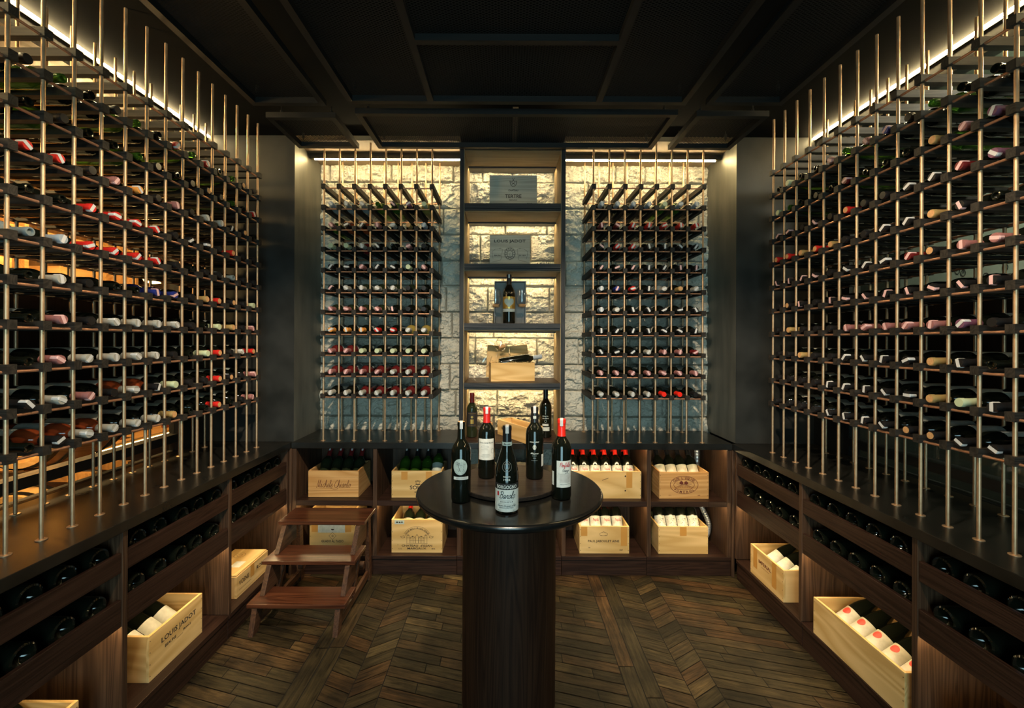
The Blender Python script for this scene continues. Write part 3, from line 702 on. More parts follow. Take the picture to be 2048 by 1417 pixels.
def fill_side(code, cols, s, where, group):
    n = len(cols) - 1
    for k in range(10):
        row = FILL[code][k]
        for c in range(-1, n - 1):
            key = row[c] if c >= 0 else row[0]
            if c >= 0 and c < len(row): key = row[c]
            if c == -1 and k not in (2, 5, 7): continue
            if key == '.': key = 'K' if c < 0 else 'N'
            y = (cols[c + 1] + cols[c + 2]) / 2; z = ROWS[k] + .0225
            slot = n - 2 - c
            gl = 'd'
            if code == 'L':
                if k == 0 and c in (1, 2, 3): gl = 'o'
                if k == 1 and c in (4, 5): gl = 'o'
                if k == 5 and c == 0 or (k == 5 and c == 10): gl = 'c'
                if k == 4 and c in (5, 6): gl = 'b'
                if k in (8, 9) and c % 3 == 1: gl = 'g'
            elif k in (8, 9) and c % 4 == 2: gl = 'g'
            xf = XL if s < 0 else XR; o = -s
            x = xf - o * (.287 + random.uniform(-.006, .008))
            put(None, key, gl, k, slot, (x, y, z), (o, 0, 0), (0, 0, 1), where, group)
fill_side('L', LC, -1, 'pier, bar-window rack', 'bottles in the rack by the bar window')
fill_side('R', RC, 1, 'pier, mural-window rack', 'bottles in the rack by the mural window')
def fill_back(rows, gls, cols, yf, where, group, rev):
    for k in range(10):
        for c in range(7):
            x = (cols[c] + cols[c + 1]) / 2
            put(None, rows[k][c], gls[k][c], k, c if rev else 6 - c, (x, yf + .279 + random.uniform(-.004, .004), ROWS[k] + .0225), (0, -1, 0), (0, 0, 1), where, group)
fill_back(BL, BLg, BLC, YBL, 'tower, rack above stool', 'bottles in the rack above the stool', False)
fill_back(BR, BRg, BRC, YBR, 'tower, rack above red-capped crate', 'bottles in the rack above the red-capped crate', True)

# ------------------------------------------------------------------ bottles lying base-out in the side cabinets
def lying(s, bays, where, group):
    xf = FL if s < 0 else FR; o = -s
    for i, (ya, yb) in enumerate(bays):
        for row, z in (('upper', ZT - .1585 + .0408), ('lower', ZT - .3255 + .0408)):
            for j in range(5):
                y = yb - (.078 if i == 0 else .058) - (.110 if i == 0 else .1125) * j + random.uniform(-.006, .006); x = xf - o * (.021 + random.uniform(0, .010))
                if row == 'lower': y -= .012
                bottle(orient((x, y, z), (-o, 0, 0), (0, 0, 1)), 'dark bottle lying base out, %s from far end, %s row, %s bay under %s' % (ORD[j], row, BAY[i], where), group, 'd', name='cellared_bottle', shape='burg')
lying(-1, LY, 'bar window', 'bottles lying in the cabinets under the bar window')
lying(1, RY, 'mural window', 'bottles lying in the cabinets under the mural window')

# ------------------------------------------------------------------ crates
def crate(label, W, D, Hh, loc, rotz=0, wood='pine', nails=True, tapes=(), grooves=(), lid=False, t=.011, group='wooden wine crates', name='wine_crate'):
    c = thing(name, label, 'crate', loc, rotz, group); a, b = M[wood + '0'], M[wood + '1']; w = W / 2
    def B(nm, x0, x1, y0, y1, z0, z1, m): 
        q = MB(); q.box(x0, x1, y0, y1, z0, z1); return obj(nm, q, m, c, bevel=.0008)
    if grooves:
        q = MB(); zs = [0] + list(grooves) + [Hh]
        for z0, z1 in zip(zs, zs[1:]): q.box(-w, w, 0, t, z0 + .0012, z1 - .0012)
        q.box(-w + .001, w - .001, .002, t - .001, 0, Hh - .002); fr = obj('front_panel', q, a, c, bevel=.0008)
    else: fr = B('front_panel', -w, w, 0, t, 0, Hh, a)
    B('back_panel', -w, w, D - t, D, 0, Hh, a)
    B('end_panel', -w, -w + t, t + .0003, D - t - .0003, 0, Hh, b); B('end_panel', w - t, w, t + .0003, D - t - .0003, 0, Hh, b)
    B('floor_panel', -w + t, w - t, t + .0003, D - t - .0003, .001, .009, a)
    if lid: B('lid', -w + .004, w - .004, .004, D - .004, Hh + .0003, Hh + .008, a)
    if nails:
        p = Print()
        for x in (-w + .006, w - .006):
            for z in (.12, .37, .63, .88): p.disc(x, Hh * z, .0022, n=8)
        p.flat('nail_head', M['nail'], fr, (0, 0, 0), (1, 0, 0), (0, 0, 1), .0004)
    for (x0, x1, z0, z1) in tapes:
        Print().rect(x0, x1, z0, z1).flat('tape', M['tape'], fr, (0, 0, 0), (1, 0, 0), (0, 0, 1), .0003)
    return c, fr
def fprint(p, name, fr, mat='ink'): return p.flat(name, M[mat], fr, (0, 0, 0), (1, 0, 0), (0, 0, 1), .0007)
def crated(c, xs, label, group, y=.048, z=.036, tilt=.72, glass='d', order=None, cap=None, strip=None, lab=None, tip=None, shape='bord', extra=None):
    out = []
    for i, x in enumerate(xs):
        d = Vector((0, math.sin(tilt), math.cos(tilt))); up = Vector((0, -math.cos(tilt), math.sin(tilt)))
        mw = c.matrix_world_calc @ orient((x, y, z), d, up)
        tx = label % order[i] if '%' in label else label
        o = bottle(mw, tx, group, glass, cap=cap, strip=strip, lab=lab, tip=tip, shape=shape, name='crated_bottle', sroll=random.uniform(-.4, .4))
        if extra: extra(o)
        out.append(o)
    return out
class _W: pass
def cw(c):  # matrix of a thing before the view layer is updated
    return Matrix.Translation(c.location) @ Matrix.Rotation(c.rotation_euler.z, 4, 'Z')
def crated2(c, *a, **k):
    m = cw(c)
    w = _W(); w.matrix_world_calc = m
    return crated(w, *a, **k)
ZM = .4815  # top of the middle shelf
ZB = .1252  # top of the base shelf
f4 = ['first', 'second', 'third', 'fourth', 'fifth', 'sixth']
# stool corner, upper: script lettering
c, fr = crate('orange pine crate with script lettering, on upper shelf above the stool', .332, .25, .176, (-1.139, 2.845, ZM), wood='pineo', grooves=(.044, .128), nails=False)
p = Print().script('Michele Chiarlo', 0, .066, .048, width=.225, w=.0022, slant=.012 / .048); p.line([(-.02, .062), (.01, .050), (.03, .058), (.015, .072)], .0016); p.line([(.06, .084), (.115, .08)], .0014)
fprint(p, 'lettering', fr, 'inkred')
crated2(c, [-.115, -.038, .039, .115], 'dark-red-capped bottle, %s from stool corner, in script-lettered crate', 'bottles in the script-lettered crate', order=f4, cap='wine', strip='stickw', glass='t')
# stool corner, lower
c, fr = crate('pine crate with grey paper and diamond emblem, behind the step stool', .302, .24, .275, (-1.141, 2.84, ZB), tapes=((-.138, -.098, .13, .27), (.083, .123, .13, .27)))
Print().rect(-.096, .082, .125, .272).flat('paper_sheet', M['greylabel'], fr, (0, 0, 0), (1, 0, 0), (0, 0, 1), .0003)
p = Print().text('GUADO AL TASSO', 0, .062, .022, width=.145); p.line([(0, .128), (.024, .104), (0, .08), (-.024, .104)], .0016, True); p.text('G', 0, .098, .018); p.poly([(-.012, .150), (.012, .150), (.006, .142), (-.006, .142)])
fprint(p, 'lettering', fr)
# next bay, upper
c, fr = crate('pale pine crate with crown emblem and tape, on upper shelf beside the stool', .332, .25, .176, (-.589, 2.845, ZM), tapes=((-.102, -.06, .118, .172), (.06, .10, .118, .172)))
p = Print().text('SOLAIA', .02, .056, .034, width=.13); p.text('MARCHESI', .01, .034, .010); p.ring(.008, .098, .013, .008, .002)
for i in range(-2, 3): p.disc(.008 + i * .0072, .112 - abs(i) * .0015, .0032, n=10)
p.rect(-.008, .024, .086, .090); fprint(p, 'lettering', fr)
crated2(c, [-.1145, -.038, .0385], 'green bottle with dark cap, %s from stool, in crown-emblem crate', 'bottles in the crown-emblem crate', order=f4, cap='black', strip='stickw', glass='g')
crated2(c, [.115], 'green bottle with round white shoulder label in crown-emblem crate', 'bottles in the crown-emblem crate', cap='black', glass='g', shape='bord', lab='bluelabel', z=.055)
# next bay, lower: chateau emblem
c, fr = crate('pine crate printed with a castle gate, on base shelf beside the stool', .334, .27, .218, (-.583, 2.832, ZB))
p = Print(); w = .167
for a, b, q in ((.052, .0, 0),):
    p.ring(0, .055, .105, .118, .0016, 24, .62, PI - .62); p.ring(0, .050, .092, .106, .0016, 24, .60, PI - .60)
p.arc_text('REGUM MENSIS ARISQUE DEORUM', 0, .052, .110, .011, PI - .68, .68, rx=.098)
for s in (-1, 1):
    p.line([(s * .108, .104), (s * .085, .112), (s * .080, .100), (s * .098, .096)], .002, True)
    p.line([(s * .066, .062), (s * .066, .112), (s * .058, .122), (s * .050, .112), (s * .050, .062)], .0016)
    for x in (.012, .022, .032, .042): p.line([(s * x, .062), (s * x, .098)], .0012)
    p.ring(s * .028, .094, .016, .013, .0018, 10, 0, PI); p.disc(s * .028, .106, .004, n=10); p.disc(s * .058, .112, .003, n=8)
p.line([(-.07, .062), (.07, .062)], .0018); p.line([(-.048, .08), (.048, .08)], .0014); p.line([(-.07, .098), (-.012, .098)], .0016); p.line([(.012, .098), (.07, .098)], .0016)
p.line([(-.010, .062), (-.010, .104), (0, .122), (.010, .104), (.010, .062)], .0018)
p.text('CHATEAU  d\'ISSAN', 0, .040, .018, width=.20); p.text('MARGAUX', 0, .022, .017, width=.125); p.text('1.5 L', -.108, .022, .012); p.text('2012', .108, .022, .012); p.text('*', -.125, .042, .016)
fprint(p, 'lettering', fr)
q = Print().rect(-.147, -.084, .187, .212); q.flat('stock_sticker', M['bluelabel'], fr, (0, 0, 0), (1, 0, 0), (0, 0, 1), .0004)
q = Print().rect(-.137, -.124, .195, .204).rect(-.120, -.108, .195, .203).rect(-.104, -.094, .196, .204); fprint(q, 'stock_print', fr, 'inkblack')
crated2(c, [-.092, -.012, .072], 'red-capped bottle with white label, %s from stool, in castle-gate crate', 'bottles in the castle-gate crate', order=f4, cap='bright', glass='t', lab='paper', z=.036, tilt=.8)
# middle bay behind the table
c, fr = crate('plain pine crate on the middle shelf, behind the round table', .42, .24, .16, (.02, 2.86, ZM), wood='pineo')
# red-capped crate
c, fr = crate('wide pine crate packed with scarlet-capped bottles, on upper shelf', .494, .30, .178, (.646, 2.845, ZM), tapes=((-.235, -.195, .115, .174), (.148, .188, .07, .174)))
q = Print().disc(.142, .148, .005, .006, 10).disc(.142, .052, .005, .005, 10); q.line([(-.01, .12), (.03, .135)], .003); fprint(q, 'wood_knot', fr, 'nail')
def scriptlab(o):
    Print().script('Penfolds', 0, .128, .015, width=.042, w=.0014).wrap('lettering', M['redprint'], o, .0372, 0, .0008)
crated2(c, [-.185 + .0752 * i for i in range(6)], 'scarlet-capped bottle with white label, front row, %s from tower', 'scarlet-capped bottles in the wide crate', y=.05, tilt=.5, cap='bright', strip=None, lab='paper', order=f4, extra=scriptlab)
crated2(c, [-.181 + .0752 * i for i in range(6)], 'scarlet-capped bottle behind front row, %s from tower, in wide crate', 'scarlet-capped bottles in the wide crate', y=.136, tilt=.5, cap='bright', strip='stickw', lab='paper', order=f4)
# oval stamp crate
c, fr = crate('orange pine crate with oval stamp, on upper shelf by the hose', .326, .25, .176, (1.176, 2.845, ZM), wood='pineo')
p = Print().ring(.0, .092, .092, .058, .003, 40).ring(0, .092, .068, .034, .0026, 32)
p.arc_text("CLOS L'EGLISE", 0, .092, .0455, .022, PI - .55, .55, rx=.080).arc_text('POMEROL', 0, .092, .0465, .021, PI + .62, 2 * PI - .62, rx=.080, up=False)
for i in range(-4, 5): p.line([(i * .003, .098), (i * .0135, .074)], .002)
p.poly([(-.03, .098), (-.03, .110), (-.018, .120), (-.006, .110), (-.006, .098)]); p.poly([(.002, .098), (.002, .112), (.014, .118), (.026, .108), (.026, .098)]); p.line([(-.05, .097), (.05, .097)], .002)
p.text('1.5 L', -.092, .02, .010); p.text('2009', .098, .02, .009); fprint(p, 'lettering', fr, 'inkred')
crated2(c, [-.1125, -.0375, .0375, .1125], 'black-necked bottle with cream label, %s from tower, in oval-stamp crate', 'bottles in the oval-stamp crate', order=f4, y=.055, tilt=.66, cap='black', strip='stickw', lab='cream', z=.045)
# lower: grey-printed crate
c, fr = crate('pale pine crate with faint crest and tape, on base shelf near table', .326, .26, .178, (.648, 2.83, ZB), tapes=((-.155, -.112, .115, .176), (.108, .15, .05, .176)))
p = Print().text('PAUL JABOULET AINE', -.005, .075, .020, width=.205); p.text('750', -.10, .035, .010); p.text('2009', .11, .02, .011); p.ring(-.005, .128, .028, .010, .0012, 20); p.line([(-.03, .118), (.02, .118)], .0014); p.line([(-.02, .135), (-.005, .146), (.01, .135)], .0014)
fprint(p, 'lettering', fr, 'ink')
crated2(c, [-.1125, -.0375, .0375, .1125], 'red-capped bottle with script label, %s from tower, in faint-crest crate', 'bottles in the faint-crest crate', order=f4, y=.055, z=.05, tilt=.58, cap='bright', lab='paper', extra=scriptlab)
# lower: plain crate by the hose
c, fr = crate('plain pine crate with one tape strip, on base shelf by the hose', .326, .26, .178, (1.166, 2.83, ZB), tapes=((-.022, .022, .118, .176),))
def spots(o):
    q = Print(); r = random.Random(3)
    for _ in range(26): q.disc(r.uniform(-.034, .034), r.uniform(.066, .146), .0028, .0022, 7)
    q.wrap('label_spots', M['inkgrey'], o, .0372, 0, .0009)
crated2(c, [-.1125, -.0375, .0375, .1125], 'black bottle with speckled cream label, %s from tower, in plain crate', 'bottles in the plain crate by the hose', order=f4, y=.055, z=.055, tilt=.55, cap='black', lab='paper', extra=spots)
# silver hose
pts = [(1.368, 3.10, .81), (1.368, 3.09, .70), (1.368, 3.09, .50), (1.372, 3.07, .40), (1.385, 3.03, .34), (1.41, 3.0, .26), (1.40, 2.99, .19), (1.37, 3.0, .145)]
def spl(pts, n=8):
    out = []
    P = [Vector(p) for p in pts]; P = [P[0] * 2 - P[1]] + P + [P[-1] * 2 - P[-2]]
    for i in range(1, len(P) - 2):
        for k in range(n):
            t = k / n; a, b, c_, d = P[i - 1:i + 3]
            out.append(.5 * ((2 * b) + (c_ - a) * t + (2 * a - 5 * b + 4 * c_ - d) * t * t + (3 * b - a - 3 * c_ + d) * t ** 3))
    return out + [P[-2]]
sp = spl(pts, 14); b = MB(); b.tube(sp, [.0155 + (.0018 if i % 2 else 0) for i in range(len(sp))], 12)
tag(obj('flexible_hose', b, M['pipe'], smooth=False), 'silver ribbed hose running down the corner unit behind the crates', 'hose')

# crates in the cabinets of the side walls
gl_ = 'crates on the low side shelves'
c, fr = crate('pine crate with black lettering and white-labelled bottles, under bar window', .307, .335, .187, (-1.446, 1.9025, ZB), PI / 2, group=gl_)
p = Print().text('LOUIS JADOT', .01, .118, .030, width=.20); p.text('BEAUNE', -.04, .088, .017); p.text('FRANCE', .055, .090, .013); p.line([(-.005, .08), (.03, .082)], .0016); fprint(p, 'lettering', fr, 'inkblack')
crated2(c, [-.098, -.012, .072], 'dark bottle with white label, %s from near end, in black-lettered crate', 'bottles in the black-lettered crate', order=f4, y=.05, z=.075, tilt=1.0, lab='paper', cap='black', shape='burg')
c, fr = crate('closed flat pine crate with paper slip on lid, beside the step stool', .303, .20, .116, (-1.446, 2.4685, ZB), PI / 2, lid=True, nails=False, tapes=((-.025, .012, .045, .116),), group=gl_)
p = Print().text('VOSNE', -.085, .060, .034, width=.09); p.text('ROM', .07, .06, .030, width=.07); p.line([(-.13, .036), (-.02, .036)], .0018); fprint(p, 'lettering', fr)
lidp = Vector((0, 0, .1248))
Print().rect(-.075, -.01, -.02, .035).flat('paper_slip', M['paper'], c, (.01, .06, .1247), (1, 0, 0), (0, 1, 0), .0005)
Print().ring(.07, .12, .03, .03, .0016).ring(.07, .12, .014, .014, .0016).rect(-.11, -.05, .12, .165).flat('lettering', M['ink'], c, (0, 0, .1247), (1, 0, 0), (0, 1, 0), .0004)
c, fr = crate('pine crate with two dark bottles in the near bay under bar window', .30, .335, .172, (-1.446, 1.312, ZB), PI / 2, group=gl_)
crated2(c, [.018, .098], 'dark bottle, %s from near end, in near-bay crate under bar window', 'bottles in the near-bay crate', order=f4, y=.05, z=.06, tilt=.95, cap='black')
c, fr = crate('taped pine crate with white-labelled bottles, in corner under mural window', .311, .335, .172, (1.487, 2.4615, ZB), -PI / 2, tapes=((-.125, -.085, .05, .165), (.055, .095, .03, .17)), group=gl_)
p = Print().text('IMPERIAL', -.01, .10, .028, width=.12); p.line([(-.04, .086), (.03, .086)], .0016); fprint(p, 'lettering', fr, 'inkred')
def orangedot(o): Print().disc(0, .135, .012).wrap('label_dot', M['reddot'], o, .0405, -.5, .0009)
crated2(c, [-.09, .0, .09], 'dark bottle with glowing white label, %s from far end, in taped crate', 'bottles in the taped crate', order=f4, y=.052, z=.066, tilt=.98, lab='paper', cap='black', shape='burg')
c, fr = crate('long pine crate of red-dot bottles, middle bay under mural window', .475, .335, .172, (1.480, 1.8335, ZB), -PI / 2, group=gl_)
def reddot(o):
    Print().disc(.0, .088, .0165, .0165).wrap('label_dot', M['reddot'], o, .0405, 0, .0009)
    Print().rect(-.025, .02, .020, .030, 4).wrap('lower_label', M['bluelabel'], o, .0405, 0, .0007)
crated2(c, [-.165, -.083, 0, .083, .166], 'bottle with red dot on white label, %s from far end of crate', 'red-dot bottles in the long crate', order=f4, y=.052, z=.07, tilt=.98, lab='cream', cap='black', shape='burg', extra=reddot)
c, fr = crate('pine crate in the near bay under mural window, mostly out of sight', .30, .19, .19, (1.487, 1.272, ZB), -PI / 2, group=gl_)

# ------------------------------------------------------------------ step stool
def stool():
    t = thing('step_stool', 'reddish wooden three-step stool standing by the bar-side corner', 'stool', (-1.087, 2.48, 0))
    xa, xb = -1.342, -.832
    def B(name, mb, m, bevel=.0015): return obj(name, mb, m, t, bevel=bevel, world=True)
    for z, ya, yb in ((.148, 2.232, 2.40), (.300, 2.374, 2.566), (.449, 2.543, 2.752)):
        b = MB(); b.box(xa, xb, ya, yb, z - .020, z); B('tread', b, M['step0'], .002)
    for x0 in (xa + .026, xb - .052):
        x1 = x0 + .026
        # slanted side string running from the front foot up to the top tread, notched for the treads
        b = MB(); b.prism([(2.200, .0005), (2.252, .0005), (2.300, .127), (2.300, .1275), (2.238, .1275)], x0, x1); B('front_leg', b, M['step1'])
        b = MB(); b.prism([(2.305, .1485), (2.47, .1485), (2.47, .279), (2.372, .279)], x0, x1); B('riser_side', b, M['step1'])
        b = MB(); b.prism([(2.448, .3005), (2.66, .3005), (2.66, .428), (2.535, .428)], x0, x1); B('riser_side', b, M['step1'])
        b = MB(); b.prism([(2.665, .428), (2.71, .428), (2.66, .03), (2.74, .0005), (2.765, .0005), (2.75, .428)] if False else [(2.69, .428), (2.735, .428), (2.765, .0005), (2.72, .0005)], x0, x1); B('rear_leg', b, M['step1'])
        b = MB(); b.prism([(2.262, .028), (2.72, .028), (2.72, .066), (2.277, .066)], x0 + .003, x1 - .003); B('base_rail', b, M['step1'])
        b = MB(); b.prism([(2.44, .067), (2.475, .067), (2.60, .299), (2.565, .299)], x0 + .004, x1 - .004); B('brace', b, M['step1'])
        b = MB(); b.lathe([(0, -.014), (.024, -.014), (.024, .014), (0, .014)], 20, Matrix.Translation((x0 + .013 + (.0275 if x0 < -1.1 else -.0275), 2.70, .11)) @ Matrix.Rotation(PI / 2, 4, 'Y')); B('hinge_knob', b, M['step1'], 0)
    b = MB(); b.box(xa + .053, xb - .053, 2.50, 2.53, .031, .064); B('cross_rail', b, M['step0'])
    b = MB(); b.box(xa + .053, xb - .053, 2.700, 2.722, .36, .40); B('cross_rail', b, M['step0'])
stool()

# ------------------------------------------------------------------ round table with turntable
def table():
    t = thing('pedestal_table', 'round black lacquered table on a thick dark wood column', 'table', (.0146, 1.80, 0))
    R = .383; zt = .911
    b = MB(); b.lathe([(0, zt - .034), (R - .035, zt - .034), (R - .012, zt - .030), (R - .003, zt - .021), (R, zt - .013), (R - .0015, zt - .007), (R - .006, zt - .004), (R - .008, zt - .0005), (R - .012, zt), (0, zt)], 96); obj('tabletop', b, M['table'], t, smooth=True)
    b = MB(); b.lathe([(0, .0305), (.193, .0305), (.193, zt - .0345), (0, zt - .0345)], 64); obj('column', b, M['column'], t, smooth=True)
    b = MB(); b.lathe([(0, .0003), (.190, .0003), (.190, .030), (0, .030)], 64); obj('base', b, M['column'], t, smooth=True)
    s = thing('turntable', 'low dark wooden turntable in the middle of the round table', 'turntable', (.012, 1.835, zt + .0004))
    b = MB(); b.lathe([(0, .004), (.214, .004), (.217, .006), (.217, .018), (.215, .0205), (0, .0205)], 80); obj('disc', b, M['susan'], s, smooth=True)
    b = MB(); b.lathe([(0, 0), (.12, 0), (.12, .0035), (0, .0035)], 40); obj('swivel', b, M['frame'], s, smooth=True)
table()
ZTB = .9116; ZSU = .9322
VIEW = -PI / 2
def stand(x, y, z, **k):
    shape = k.pop('shape', 'bord'); return orient((x, y, z), (0, 0, 1), (math.cos(k.get('a', VIEW)), math.sin(k.get('a', VIEW)), 0)), shape
gt = 'bottles on the round table'
def show(x, y, z, label, shape='bord', a=None, sc=1.0, group=gt, **k):
    a = math.atan2(-y, -x) if a is None else a
    mw = orient((x, y, z), (0, 0, 1), (math.cos(a), math.sin(a), 0)) @ Matrix.Scale(sc, 4)
    return bottle(mw, label, group, shape=shape, name='display_bottle', **k)
R_ = .0372
# 1: round pale vignette label
o = show(-.171, 1.645, ZTB, 'black bottle with round pale engraving label on the table rim', cap=None, strip='stickw', tip='cork', sc=1.0)
q = Print(); n = 28
q.disc(-.004, .138, .0275, .030, 36).wrap('round_label', M['bluelabel'], o, R_, 0, .0006)
q = Print(); r = random.Random(8)
for _ in range(70):
    x, y = r.uniform(-.018, .014), r.uniform(.118, .156); q.line([(x, y), (x + r.uniform(-.004, .004), y + r.uniform(-.003, .003))], .0006)
q.line([(-.008, .148), (-.010, .140), (-.006, .130), (-.009, .121)], .002); q.line([(-.006, .130), (-.003, .121)], .0016); q.line([(-.009, .144), (-.015, .150)], .0014); q.ring(-.016, .152, .004, .004, .0008, 12); q.disc(-.008, .1515, .0022, .0026, 10)
q.arc_text('VIN DE CAVE', -.004, .138, .0262, .0042, PI + .7, 2 * PI - .7, rx=.0238, up=False); q.wrap('label_engraving', M['inkgrey'], o, R_, 0, .0010)
q = Print().rect(-.030, .029, .090, .101, 14).wrap('band_label', M['paper'], o, R_, 0, .0006)
q = Print()
for i in range(3): q.line([(-.020 + .003 * j, .0930 + .0028 * i) for j in range(15)], .0007)
q.wrap('band_print', M['inkgrey'], o, R_, 0, .0010)
# 2: white label, red capsule, on turntable
o = show(-.0838, 1.867, ZSU, 'bottle with red capsule and plain white label on the turntable', cap='red', strip='stickw')
q = Print().rect(-.040, .034, .082, .172, 16).wrap('label', M['paper'], o, R_, 0, .0006)
q = Print().text('Chateau Certan Marzelle', -.002, .153, .008, width=.062); q.ring(.026, .120, .007, .010, .0009, 20); q.ring(-.008, .138, .016, .005, .0006, 20)
for y, w in ((.127, .030), (.106, .036), (.101, .040), (.096, .034)): q.line([(-.024 + w * i / 8, y) for i in range(9)], .0006)
q.wrap('lettering', M['inkgrey'], o, R_, 0, .0010)
# 3: front bottle
o = show(.0035, 1.55, ZTB, 'sloping-shouldered bottle with large script label at the front', shape='burg', cap='black', strip='stickw', sc=1.03)
r3 = .0405
q = Print().rect(-.056, .056, .010, .085, 22).wrap('label', M['paper'], o, r3, 0, .0006)
q = Print().rect(-.056, .056, .085, .106, 22).wrap('band_label', M['inkblack'], o, r3, 0, .0006)
Print().text('BORGOGNO', 0, .089, .0165, width=.074, spacing=1.05).wrap('lettering', M['paper'], o, r3, 0, .0010)
q = Print().script('Barolo', .0, .056, .024, width=.056, w=.0018); q.text('R I S E R V A', .0, .042, .0065, width=.044); q.line([(-.026 + .0052 * i, .0505) for i in range(11)], .0006); q.line([(-.03 + .006 * i, .037) for i in range(11)], .0005)
q.text('Giacomo Borgogno e Figli', 0, .029, .0075, shear=.3, width=.066); q.text('BAROLO (CN) ITALIA', -.002, .0225, .0055, shear=.2, width=.05); q.text('750 ml', -.028, .013, .0035); q.text('14% vol', .026, .013, .0035)
q.wrap('lettering', M['inkblack'], o, r3, 0, .0011)
Print().poly([(-.036, .064), (-.028, .064), (-.028, .078), (-.036, .078)]).wrap('crest', M['redprint'], o, r3, 0, .0011)
def cone(y):
    pr = SH['burg']['prof']
    for (r0, z0), (r1, z1) in zip(pr[5:], pr[6:]):
        if z0 <= y <= z1 and z1 > z0: return r0 + (r1 - r0) * (y - z0) / (z1 - z0)
    return .015
q = Print().text('RISERVA', 0, .128, .0055, width=.022); q.text('1982', 0, .117, .0085, width=.020); q.wrap('vintage_print', M['paper'], o, .036, 0, .0010, cone)
q = Print().ring(0, .163, .013, .017, .0011, 24).ring(0, .163, .007, .010, .0010, 16); q.line([(-.008, .17), (0, .176), (.008, .17), (.004, .156), (-.005, .154)], .001); q.wrap('glass_seal', M['inkgrey'], o, .030, 0, .0009, cone)
q = Print().rect(-.040, .040, .2295, .2425, 16).wrap('neck_label', M['bluelabel'], o, .0166, 0, .0012, lambda y: .0168)
Print().text('Barolo', 0, .233, .008, shear=.3, width=.022).wrap('neck_print', M['inkblack'], o, .0166, 0, .0018, lambda y: .0168)
# 4: black printed bottle
o = show(.123, 1.86, ZSU, 'all-black bottle with fine silver print on the turntable', cap='black', strip='stickw', sc=1.015)
q = Print().text('VIGNA BARBARA' if False else 'MOUNT HENRY', 0, .156, .0075, width=.040); q.rect(-.004, .004, .128, .146); q.ring(0, .137, .0065, .010, .0012, 14); q.text('McLaren', .0, .108, .010, shear=.5, width=.034)
for y, w in ((.101, .02), (.092, .012), (.082, .024)): q.line([(-w / 2 + w * i / 6, y) for i in range(7)], .0006)
q.wrap('lettering', M['greylabel'], o, R_, 0, .0009)
Print().rect(-.010, .008, .055, .105, 4).wrap('side_label', M['paper'], o, R_, 1.15, .0006)
Print().rect(-.006, .006, .252, .264, 3).wrap('neck_crest', M['greylabel'], o, .0152, 0, .0014)
# 5: red capsule, cream label with red script
o = show(.216, 1.68, ZTB, 'bottle with scarlet capsule and cream label with red script', cap='bright', strip='stickw', sc=1.02)
q = Print().rect(-.018, .044, .050, .150, 14).wrap('label', M['paper'], o, R_, 0, .0006)
Print().script('Penfolds', .014, .127, .016, width=.044, w=.0015).wrap('lettering', M['redprint'], o, R_, 0, .0010)
q = Print().script('Grange', .016, .110, .010, width=.027, w=.0009); q.line([(-.012 + .005 * i, .1015) for i in range(11)], .0006); q.text('BIN 95', .02, .103, .004)
q.line([(-.004 + .004 * i, .062) for i in range(11)], .0008); q.wrap('lettering', M['inkblack'], o, R_, 0, .0010)
q = Print()
for k in range(11): q.line([(-.006 + .0046 * i, .069 + .0029 * k) for i in range(10)], .0005)
q.wrap('small_print', M['inkred'], o, R_, 0, .0010)
Print().rect(-.008, .006, .055, .107, 4).wrap('side_label', M['paper'], o, R_, -.98, .0006)

# ------------------------------------------------------------------ things in the tower niches
gn = 'things in the lit tower niches'
c, fr = crate('grey wooden case end with crest, in the top niche', .325, .12, .240, (.0422, 2.95, 2.4145), wood='pineg', nails=False, group='wooden cases in the tower')
p = Print().text('CHATEAU', 0, .130, .017, width=.068); p.text('TERTRE', 0, .085, .034, width=.112); p.text('MARGAUX', 0, .066, .012, width=.055); p.text('GRAND CRU CLASSE', 0, .042, .008, width=.10); p.text('2013', .112, .038, .017); p.rect(-.125, -.088, .040, .047)
p.ring(0, .182, .020, .018, .003, 16, PI, 2 * PI); p.line([(-.02, .182), (-.024, .200), (-.008, .196), (0, .206), (.008, .196), (.024, .200), (.02, .182)], .003); p.line([(-.012, .176), (.012, .190)], .003); p.line([(.012, .176), (-.012, .190)], .003); p.line([(0, .206), (-.008, .222)], .002); p.line([(0, .206), (.008, .222)], .002)
fprint(p, 'lettering', fr)
c, fr = crate('brown wooden case end with leafy mask drawing, in second niche', .277, .12, .222, (.0205, 2.95, 2.0225), wood='pineg', nails=False, group='wooden cases in the tower')
p = Print().text('LOUIS JADOT', 0, .172, .026, width=.215)
p.ring(0, .092, .018, .024, .002, 20); p.ring(0, .094, .034, .038, .0022, 12)
for k in range(12):
    a = k * PI / 6; p.ring(.030 * math.cos(a), .096 + .033 * math.sin(a), .010, .010, .0016, 10)
p.line([(-.008, .098), (-.003, .098)], .002); p.line([(.003, .098), (.008, .098)], .002); p.line([(0, .095), (-.002, .086), (.003, .086)], .0014); p.line([(-.006, .079), (.006, .079)], .002)
for s in (-1, 1):
    p.line([(s * .05, .125), (s * .055, .09), (s * .062, .05)], .0016); p.line([(s * .06, .132), (s * .10, .125), (s * .122, .108), (s * .115, .06)], .0014); p.line([(s * .062, .05), (s * .10, .042), (s * .12, .036)], .0014); p.line([(s * .05, .125), (s * .075, .13)], .0016)
p.text('BEAUNE', -.085, .078, .012, width=.045); p.text('EN 1859', .085, .078, .012, width=.045); fprint(p, 'lettering', fr, 'inkblack')
